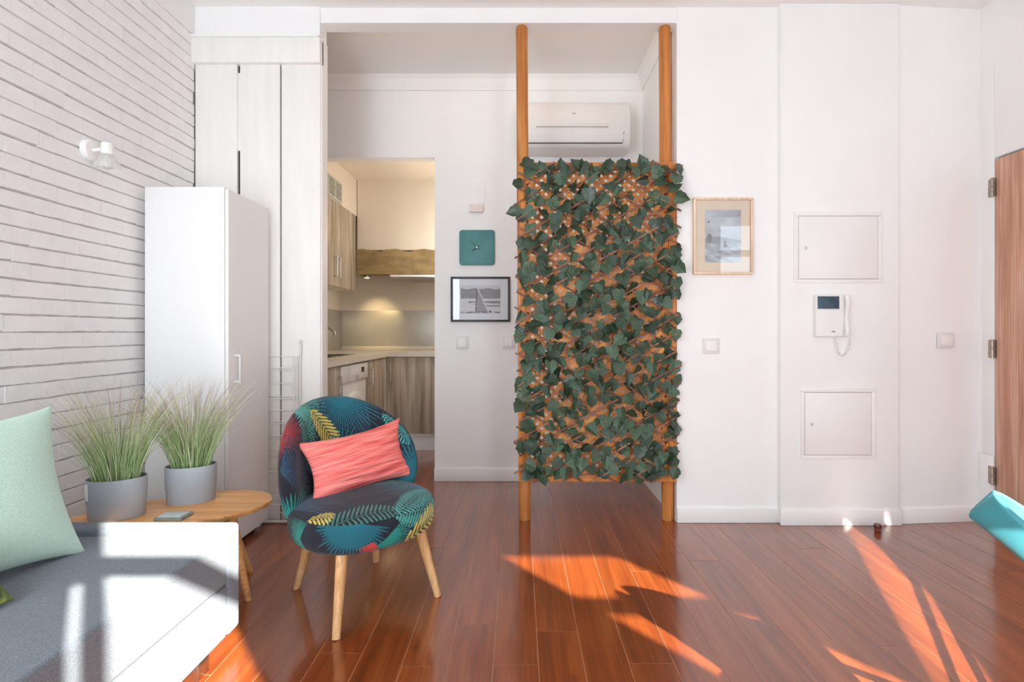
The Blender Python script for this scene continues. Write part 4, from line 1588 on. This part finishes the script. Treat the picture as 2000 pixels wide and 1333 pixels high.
def make_back():
    na, nr = 640, 170
    HW, ZB, ZM, ZTOP = 0.298, 0.275, 0.50, 0.797
    th = np.linspace(0, 2 * math.pi, na, endpoint=False)
    # outline: arch on top, rounded lower corners
    c, s = np.cos(th), np.sin(th)
    e = np.where(s >= 0, 2.25, 4.5)
    ox = np.sign(c) * np.abs(c) ** (2 / e) * HW
    # the lower part narrows a little towards the seat
    oz = np.where(s >= 0, ZM + (ZTOP - ZM) * np.abs(s) ** (2 / e), ZM - (ZM - ZB) * np.abs(s) ** (2 / e))
    taper = np.where(oz < ZM, 1 - 0.16 * ((ZM - oz) / (ZM - ZB)) ** 1.6, 1.0)
    ox = ox * taper
    cx_, cz_ = 0.0, ZM
    tt = np.linspace(0, 1, nr)
    # front face out to the rim and round to the back face
    half = 0.036
    g = 1 - (1 - np.linspace(0, 1, nr // 2)) ** 1.7
    sc = np.concatenate([g, g[::-1]])
    side = np.concatenate([np.ones(nr // 2), -np.ones(nr // 2)])
    U = sc[:, None] * ox[None]
    Zz = cz_ + sc[:, None] * (oz - cz_)[None]
    dist = (1 - sc)[:, None] * np.hypot(ox, oz - cz_)[None]
    hh = half * np.sqrt(np.clip(1 - (1 - np.clip(dist / half, 0, 1)) ** 2, 0, 1))
    # curve around the sitter: local y is backwards
    k = 2.55
    yb = 0.262 - k * U ** 2 + (Zz - 0.42) * 0.20
    nx, ny = 2 * k * U, np.ones_like(U)
    ln = np.hypot(nx, ny)
    nx, ny = nx / ln, ny / ln
    off = -hh * side[:, None]
    X = U + nx * off * 1.0
    Y = yb + ny * off
    x_ = np.clip(1 - dist / half, 0, 1)
    arc = half * np.arcsin(x_)
    ext = np.where(side[:, None] > 0, arc, half * math.pi - arc) - half * x_
    ext = np.where((side[:, None] < 0) & (x_ <= 0), 0, ext)
    rr = np.hypot(ox, oz - cz_)[None]
    cols = cloth_back(U + ext * ox[None] / rr, Zz + ext * (oz - cz_)[None] / rr)
    me = grid_mesh('backrest', np.stack([X, Y, Zz], -1), na, nr, closed_u=True, cols=cols)
    return me


back_me = make_back()
back = link('backrest', back_me, M_fabric, None)
back.parent = ch
WM[back.name] = MC.copy()
for me in (seat_me, back_me):
    fix_normals(me)
for (bx, by, tx, ty) in ((-0.218, -0.235, -0.165, -0.17), (0.218, -0.235, 0.165, -0.17), (-0.186, 0.235, -0.14, 0.16), (0.186, 0.235, 0.14, 0.16)):
    lg = MB().tube([(bx, by, 0), (tx, ty, 0.29)], [0.0145, 0.0225], 18).build('leg', M_leg, None, smooth='auto')
    lg.parent = ch
    WM[lg.name] = MC.copy()

# coral cushion on the armchair
M_coral = None
m, nt, b = new_mat('coral_ribbed')
N = nt.nodes.new
L = nt.links.new
tc = N('ShaderNodeTexCoord')
mp = N('ShaderNodeMapping')
mp.inputs['Scale'].default_value = (5, 1, 130)
L(tc.outputs['Object'], mp.inputs['Vector'])
nz = N('ShaderNodeTexNoise')
nz.inputs['Scale'].default_value = 1.0
nz.inputs['Detail'].default_value = 3
nz.inputs['Distortion'].default_value = 0.5
L(mp.outputs[0], nz.inputs['Vector'])
rp = N('ShaderNodeValToRGB')
rp.color_ramp.elements[0].position = 0.3
rp.color_ramp.elements[0].color = C(206, 78, 76)
rp.color_ramp.elements[1].position = 0.66
rp.color_ramp.elements[1].color = C(250, 156, 146)
e = rp.color_ramp.elements.new(0.44)
e.color = C(240, 116, 110)
L(nz.outputs[0], rp.inputs[0])
L(rp.outputs[0], b.inputs['Base Color'])
b.inputs['Roughness'].default_value = 0.85
bp = N('ShaderNodeBump')
bp.inputs['Strength'].default_value = 0.6
bp.inputs['Distance'].default_value = 0.006
L(nz.outputs[0], bp.inputs['Height'])
L(bp.outputs[0], b.inputs['Normal'])
M_coral = m
pc = MC @ Vector((0.035, 0.105, 0.535))
pr_ = (MC.to_3x3() @ Vector((0.992, 0.0, 0.10)))
pu_ = (MC.to_3x3() @ Vector((-0.10, 0.34, 0.93)))
tag(pillow('cushion', 0.49, 0.275, 0.13, axes(pc, pr_, pu_), M_coral, pinch=0.17, n=81,
           ripple=lambda U, V: 0.0035 * np.sin(V * 22 + 2.2 * np.sin(U * 3 + 1))),
    'coral pink ribbed cushion on the palm print armchair', 'cushion')

# ================================================================== TEAL SHELL CHAIR (right edge of the picture)
tcF = Vector((0.75, -0.66, 0)).normalized()
tcR = Vector((-tcF.y, tcF.x, 0))
MT = Matrix((tcR, -tcF, Vector((0, 0, 1)))).transposed().to_4x4()
MT.translation = Vector((1.375, 1.109, 0))
tch = thing('shell_chair', None, 'teal moulded shell chair cut off at the right edge', 'chair', M=MT)


def make_shell():
    nu, nv = 41, 61
    prof = [(-0.21, 0.435), (-0.17, 0.442), (-0.05, 0.43), (0.05, 0.422), (0.11, 0.44), (0.145, 0.50), (0.18, 0.535), (0.235, 0.585), (0.30, 0.635)]
    pts = catmull([(a, b, 0) for a, b in prof], 10, False)
    ys = np.array([p.x for p in pts])
    zs = np.array([p.y for p in pts])
    cum = np.concatenate([[0], np.cumsum(np.hypot(np.diff(ys), np.diff(zs)))])
    t = np.linspace(0, cum[-1], nv)
    ys, zs = np.interp(t, cum, ys), np.interp(t, cum, zs)
    tn = t / t[-1]
    w = 0.225 * (1 - np.abs(2 * tn - 1) ** 3.0) ** 0.55 + 0.006
    w = np.where(tn > 0.5, np.interp(tn, [0.5, 0.72, 1.0], [0.22, 0.15, 0.145]) * np.sqrt(np.clip(1 - (np.clip(tn - 0.52, 0, 1) / 0.482) ** 2, 0, 1)), w)
    u = np.linspace(-1, 1, nu)
    X = w[:, None] * u[None]
    dy, dz = np.gradient(ys), np.gradient(zs)
    ln = np.hypot(dy, dz)
    nyv, nzv = -dz / ln, dy / ln
    cup = (0.05 + 0.03 * tn)[:, None] * np.abs(u[None]) ** 2.4
    Y = ys[:, None] + nyv[:, None] * cup
    Z = zs[:, None] + nzv[:, None] * cup
    return grid_mesh('shell', np.stack([X, Y, Z], -1), nu, nv)


sh = link('shell', make_shell(), M_teal, None)
sh.parent = tch
WM[sh.name] = MT.copy()
md = sh.modifiers.new('thick', 'SOLIDIFY')
md.thickness = 0.018
md.offset = 0
md2 = sh.modifiers.new('soft', 'SUBSURF')
md2.levels = 1
md2.render_levels = 1
for (bx, by, tx, ty) in ((-0.22, -0.2, -0.11, -0.10), (0.22, -0.2, 0.11, -0.10), (-0.21, 0.22, -0.11, 0.08), (0.21, 0.22, 0.11, 0.08)):
    lg = MB().tube([(bx, by, 0), (tx, ty, 0.43)], [0.011, 0.018], 14).build('leg', M_leg, None, smooth='auto')
    lg.parent = tch
    WM[lg.name] = MT.copy()
lg = MB().tube([(-0.11, -0.10, 0.42), (0.11, 0.08, 0.42)], 0.008, 8).tube([(0.11, -0.10, 0.42), (-0.11, 0.08, 0.42)], 0.008, 8).build('brace', M_dark, None)
lg.parent = tch
WM[lg.name] = MT.copy()

# ================================================================== KITCHEN
XF = -1.23       # front of the left run
YF = 4.70        # front of the facing run
ZW = 0.91
# worktop, L shaped, with a hole for the sink
sk = (-1.78, -1.38, 3.72, 4.22)
wt = MB()
wt.box(KL, sk[0], 3.10, YF - 0.02, ZW - 0.04, ZW)
wt.box(sk[1], XF + 0.02, 3.10, YF - 0.02, ZW - 0.04, ZW)
wt.box(sk[0], sk[1], 3.10, sk[2], ZW - 0.04, ZW)
wt.box(sk[0], sk[1], sk[3], YF - 0.02, ZW - 0.04, ZW)
wt.box(KL, -0.31, YF - 0.02, KB - 0.004, ZW - 0.04, ZW)
tag(wt.build('worktop', M_counter), 'cream L-shaped kitchen worktop', 'worktop')
sko = thing('kitchen_sink', ((sk[0] + sk[1]) / 2, (sk[2] + sk[3]) / 2, ZW - 0.2), 'steel sink set into the kitchen worktop', 'sink')
b = MB()
b.box(sk[0] + .002, sk[1] - .002, sk[2] + .002, sk[3] - .002, ZW - 0.0415, ZW - 0.0385)
b.box(sk[0] + .002, sk[0] + .012, sk[2] + .002, sk[3] - .002, ZW - 0.0385, ZW)
b.box(sk[1] - .012, sk[1] - .002, sk[2] + .002, sk[3] - .002, ZW - 0.0385, ZW)
b.box(sk[0] + .012, sk[1] - .012, sk[2] + .002, sk[2] + .012, ZW - 0.0385, ZW)
b.box(sk[0] + .012, sk[1] - .012, sk[3] - .012, sk[3] - .002, ZW - 0.0385, ZW)
b.build('basin', M_chrome, sko)
r_ = MB()
for q in ((sk[0] - .02, sk[0] + .01, sk[2] - .02, sk[3] + .02), (sk[1] - .01, sk[1] + .02, sk[2] - .02, sk[3] + .02), (sk[0], sk[1], sk[2] - .02, sk[2] + .01), (sk[0], sk[1], sk[3] - .01, sk[3] + .02)):
    r_.box(q[0], q[1], q[2], q[3], ZW + 0.0005, ZW + 0.004)
r_.build('rim', M_chrome, sko)
fc = thing('kitchen_tap', (-1.84, 3.95, ZW), 'chrome kitchen tap with a curved spout', 'tap')
MB().lathe([(0.026, 0), (0.026, 0.012), (0.02, 0.018), (0.018, 0.16), (0.0, 0.165)], 18, (-1.845, 4.32, ZW)).build('tap_body', M_chrome, fc, smooth='auto')
MB().tube(catmull([(-1.845, 4.32, ZW + 0.15), (-1.80, 4.32, ZW + 0.215), (-1.72, 4.315, ZW + 0.232), (-1.62, 4.31, ZW + 0.222), (-1.565, 4.305, ZW + 0.19), (-1.55, 4.305, ZW + 0.155)], 6, False), 0.011, 12).build('spout', M_chrome, fc, smooth=True)
MB().tube([(-1.845, 4.32, ZW + 0.165), (-1.80, 4.25, ZW + 0.20)], 0.006, 8).build('lever', M_chrome, fc, smooth='auto')


def bar_handle(name, p0, p1, out, parent, r=0.005):
    p0, p1, out = Vector(p0), Vector(p1), Vector(out)
    d = (p1 - p0).normalized()
    h = MB()
    h.tube([p0 + out, p1 + out], r, 8)
    h.tube([p0 + d * 0.012, p0 + d * 0.012 + out], r * 0.8, 8)
    h.tube([p1 - d * 0.012, p1 - d * 0.012 + out], r * 0.8, 8)
    return h.build(name, M_chrome, parent, smooth='auto')


M_carc = mat('white_carcass', C(222, 216, 206), 0.5, 5, 0.01)


def base_left(y0, y1, label, hy, doors=True):
    t = thing('kitchen_cabinet', ((KL + XF) / 2, (y0 + y1) / 2, 0), label, 'cabinet', 'base cabinets under the worktop')
    BX('body', M_carc, (KL + 0.01, XF - 0.02, y0 + 0.001, y1 - 0.001, 0.13, ZW - 0.042), t)
    d = BX('door', M_kwood, (XF - 0.019, XF, y0 + 0.003, y1 - 0.003, 0.165, ZW - 0.046), t, 0.001)
    bar_handle('handle', (XF, hy, 0.66), (XF, hy, 0.80), (0.026, 0, 0), d)
    BX('plinth', M_carc, (XF - 0.06, XF - 0.045, y0, y1, 0, 0.13), t)


base_left(3.12, 3.515, 'grey oak base cabinet left of the washing machine', 3.47)
base_left(4.145, 4.66, 'grey oak base cabinet right of the washing machine', 4.20)


def base_front(x0, x1, label, hx):
    t = thing('kitchen_cabinet', ((x0 + x1) / 2, YF + 0.3, 0), label, 'cabinet', 'base cabinets under the worktop')
    BX('body', M_carc, (x0 + 0.001, x1 - 0.001, YF + 0.02, KB - 0.02, 0.13, ZW - 0.042), t)
    d = BX('door', M_kwood, (x0 + 0.003, x1 - 0.003, YF, YF + 0.019, 0.165, ZW - 0.046), t, 0.001)
    bar_handle('handle', (hx, YF, 0.64), (hx, YF, 0.81), (0, -0.026, 0), d)
    BX('plinth', M_lacq, (x0, x1, YF + 0.045, YF + 0.06, 0, 0.155), t)


S(BX('trim_7', M_carc, (XF - 0.018, XF + 0.004, YF - 0.03, YF + 0.019, 0.14, ZW - 0.046)))
base_front(XF + 0.006, -0.72, 'grey oak base cabinet facing the hallway', XF + 0.05)
base_front(-0.718, -0.31, 'grey oak base cabinet hidden beside the doorway wall', -0.67)

# washing machine
wm = thing('washing_machine', (-1.52, 3.83, 0), 'white front-loading washing machine under the worktop', 'washing machine')
BX('body', M_plastic, (KL + 0.03, XF - 0.012, 3.525, 4.135, 0.01, ZW - 0.052), wm, 0.006)
BX('control_panel', M_plastic, (XF - 0.011, XF + 0.004, 3.527, 4.133, 0.735, ZW - 0.055), wm, 0.004)
BX('detergent_drawer', M_plastic2, (XF + 0.004, XF + 0.009, 3.54, 3.69, 0.745, ZW - 0.062), wm, 0.002)
MB().lathe([(0.03, 0.0), (0.028, 0.02), (0.0, 0.022)], 24, (XF + 0.004, 3.86, 0.79), 'X').build('dial', M_plastic2, wm, smooth='auto')
BX('display', M_dark, (XF + 0.004, XF + 0.006, 3.97, 4.03, 0.785, 0.825), wm)
for k in range(3):
    MB().lathe([(0.006, 0.0), (0.006, 0.004), (0.0, 0.005)], 10, (XF + 0.004, 3.97 + 0.03 * k, 0.76), 'X').build('button', M_plastic2, wm)
dr = MB()
ringp = [(0.215, 0.0), (0.21, 0.02), (0.18, 0.035), (0.15, 0.03), (0.14, 0.012)]
dr.lathe([(r, h) for r, h in ringp], 40, (XF - 0.012, 3.83, 0.44), 'X')
do = dr.build('door', M_plastic, wm, smooth='auto')
MB().lathe([(0.142, 0.012), (0.11, 0.0305), (0.05, 0.036), (0.0, 0.037)], 32, (XF - 0.012, 3.83, 0.44), 'X').build('porthole', mat('porthole_glass', C(90, 92, 98), 0.08, 4, 0.05), do, smooth=True)
BX('door_grip', M_plastic2, (XF + 0.01, XF + 0.026, 3.63, 3.66, 0.40, 0.48), do, 0.004)

# wall cabinets
XU = -1.57
ZU0, ZU1 = 1.49, 2.213
uc = thing('wall_cabinet', (-1.73, 4.37, ZU0), 'grey oak kitchen wall cabinet with two bar handles', 'cabinet')
BX('body', M_carc, (KL + 0.002, XU - 0.02, 3.88, 4.90, ZU0, ZU1), uc)
for (y0, y1, hy) in ((3.88, 4.36, 4.33), (4.36, 4.90, 4.41)):
    d = BX('door', M_kwood, (XU - 0.019, XU, y0 + 0.0015, y1 - 0.0015, ZU0 - 0.004, ZU1 - 0.002), uc, 0.001)
    bar_handle('handle', (XU, hy, 1.56), (XU, hy, 1.74), (0.028, 0, 0), d)

# vent grille in the soffit
vg = thing('vent_grille', (-1.574, 4.34, 2.24), 'pale vent grille above the kitchen wall cabinet', 'vent')
gy0, gy1, gz0, gz1 = 4.20, 4.49, 2.235, 2.385
BX('backing', M_dark, (-1.5745, -1.573, gy0, gy1, gz0, gz1), vg)
for q in ((gy0 - .015, gy1 + .015, gz1, gz1 + .014), (gy0 - .015, gy1 + .015, gz0 - .014, gz0), (gy0 - .015, gy0, gz0, gz1), (gy1, gy1 + .015, gz0, gz1), ((gy0 + gy1) / 2 - .008, (gy0 + gy1) / 2 + .008, gz0, gz1)):
    BX('frame_bar', M_grille, (-1.574, -1.562, q[0], q[1], q[2], q[3]), vg)
for k in range(9):
    z = gz0 + (gz1 - gz0) * (k + 0.5) / 9
    BX('slat', M_grille, (-1.573, -1.564, gy0, gy1, z - 0.004, z + 0.003), vg)

# splashback panels
tag(BX('splashback', M_steel, (KL + 0.008, -0.31, KB - 0.008, KB - 0.001, ZW + 0.001, 1.322), None, 0.001), 'brushed steel splashback behind the worktop', 'splashback')
tag(BX('splashback', M_steel, (KL + 0.001, KL + 0.006, 3.88, KB - 0.01, ZW + 0.001, 1.322), None, 0.001), 'steel splashback on the sink wall', 'splashback')
# upstand
tag(BX('worktop_upstand', M_counter, (KL + 0.008, -0.31, KB - 0.03, KB - 0.009, ZW + 0.0005, ZW + 0.035), None, 0.002), 'narrow cream upstand along the splashback', 'upstand')

# rough mantel beam with an uneven upper edge
bm_ = MB()
nb_ = 40
bx0, bx1 = XU + 0.004, -0.31
vb = []
for k in range(nb_ + 1):
    x = bx0 + (bx1 - bx0) * k / nb_
    zt = PZ(489, 4.92) + 0.010 * math.sin(k * 0.7) + random.uniform(-0.006, 0.006)
    zb = PZ(536, 4.92) + random.uniform(-0.002, 0.002)
    yo = random.uniform(-0.004, 0.004)
    vb += [(x, 4.915 + yo, zb), (x, 4.915 + yo, zt), (x, 5.085, zt), (x, 5.085, zb)]
fb = []
for k in range(nb_):
    for j in range(4):
        j2 = (j + 1) % 4
        fb.append((k * 4 + j, k * 4 + j2, (k + 1) * 4 + j2, (k + 1) * 4 + j))
fb += [(0, 1, 2, 3), tuple(nb_ * 4 + j for j in (3, 2, 1, 0))]
bm_.add(vb, fb)
tag(bm_.build('mantel_beam', M_beam, smooth='auto'), 'rough old wooden beam over the kitchen worktop', 'beam')
hd = thing('cooker_hood', (-0.9, 5.0, 1.63), 'slim steel cooker hood under the old beam', 'cooker hood')
zh = PZ(536, 4.92)
BX('hood_body', M_chrome, (PX(762, 4.9), -0.45, 4.90, 5.20, zh - 0.034, zh - 0.004), hd, 0.003)
BX('front_strip', M_plastic, (PX(762, 4.9), -0.45, 4.893, 4.90, zh - 0.028, zh - 0.008), hd, 0.002)
BX('hood_neck', M_chrome, (-1.1, -0.8, 5.09, 5.44, zh - 0.03, zh + 0.2), hd)

# lights of the kitchen: a warm spot under the beam aimed at the splashback, and an added fill light out of sight round the corner
ls = thing('spot_lamp', (-1.50, 5.03, 1.62), 'small spot lamp fixed under the old beam', 'lamp')
MB().lathe([(0.028, 0.0), (0.03, 0.006), (0.03, 0.022)], 20, (-1.50, 5.03, zh - 0.024)).build('lamp_ring', M_chrome, ls, smooth='auto')
M_em = bpy.data.materials.new('warm_lamp')
M_em.use_nodes = True
pb = M_em.node_tree.nodes['Principled BSDF']
pb.inputs['Base Color'].default_value = (1, 0.8, 0.5, 1)
pb.inputs['Emission Color'].default_value = (1, 0.72, 0.36, 1)
pb.inputs['Emission Strength'].default_value = 6
MB().lathe([(0.0, -0.001), (0.024, -0.001), (0.024, 0.0)], 20, (-1.50, 5.03, zh - 0.0245)).build('lens', M_em, ls)
sd = bpy.data.lights.new('spot_lamp_light', 'SPOT')
sd.energy = 18
sd.spot_size = math.radians(62)
sd.spot_blend = 1.0
sd.shadow_soft_size = 0.02
sd.color = (1.0, 0.74, 0.36)
so = bpy.data.objects.new('spot_lamp_light', sd)
so.location = (-1.50, 5.03, zh - 0.03)
so.rotation_euler = Vector((0, 0.42, -0.46)).to_track_quat('-Z', 'Y').to_euler()
COL.objects.link(so)
kd = bpy.data.lights.new('kitchen_fill', 'POINT')
kd.energy = 13
kd.shadow_soft_size = 0.12
kd.color = (1.0, 0.94, 0.84)
ko = bpy.data.objects.new('kitchen_fill', kd)
ko.location = (-0.50, 4.45, 1.85)
COL.objects.link(ko)

# warm fill strip added out of sight behind the lintel to brighten the niche
st = thing('niche_fill_strip', (-0.1, 3.065, 2.93), 'narrow light strip fixed behind the lintel', 'lamp')
BX('channel', M_plastic, (-1.05, 0.82, 3.052, 3.075, 2.925, 2.945), st)
BX('diffuser', M_em, (-1.04, 0.81, 3.0755, 3.078, 2.928, 2.942), st)
area_light('niche_fill_light', (-0.11, 3.085, 2.932), 1.84, 0.03, 1.5, (1.0, 0.9, 0.8), (0, 0.25, -1))
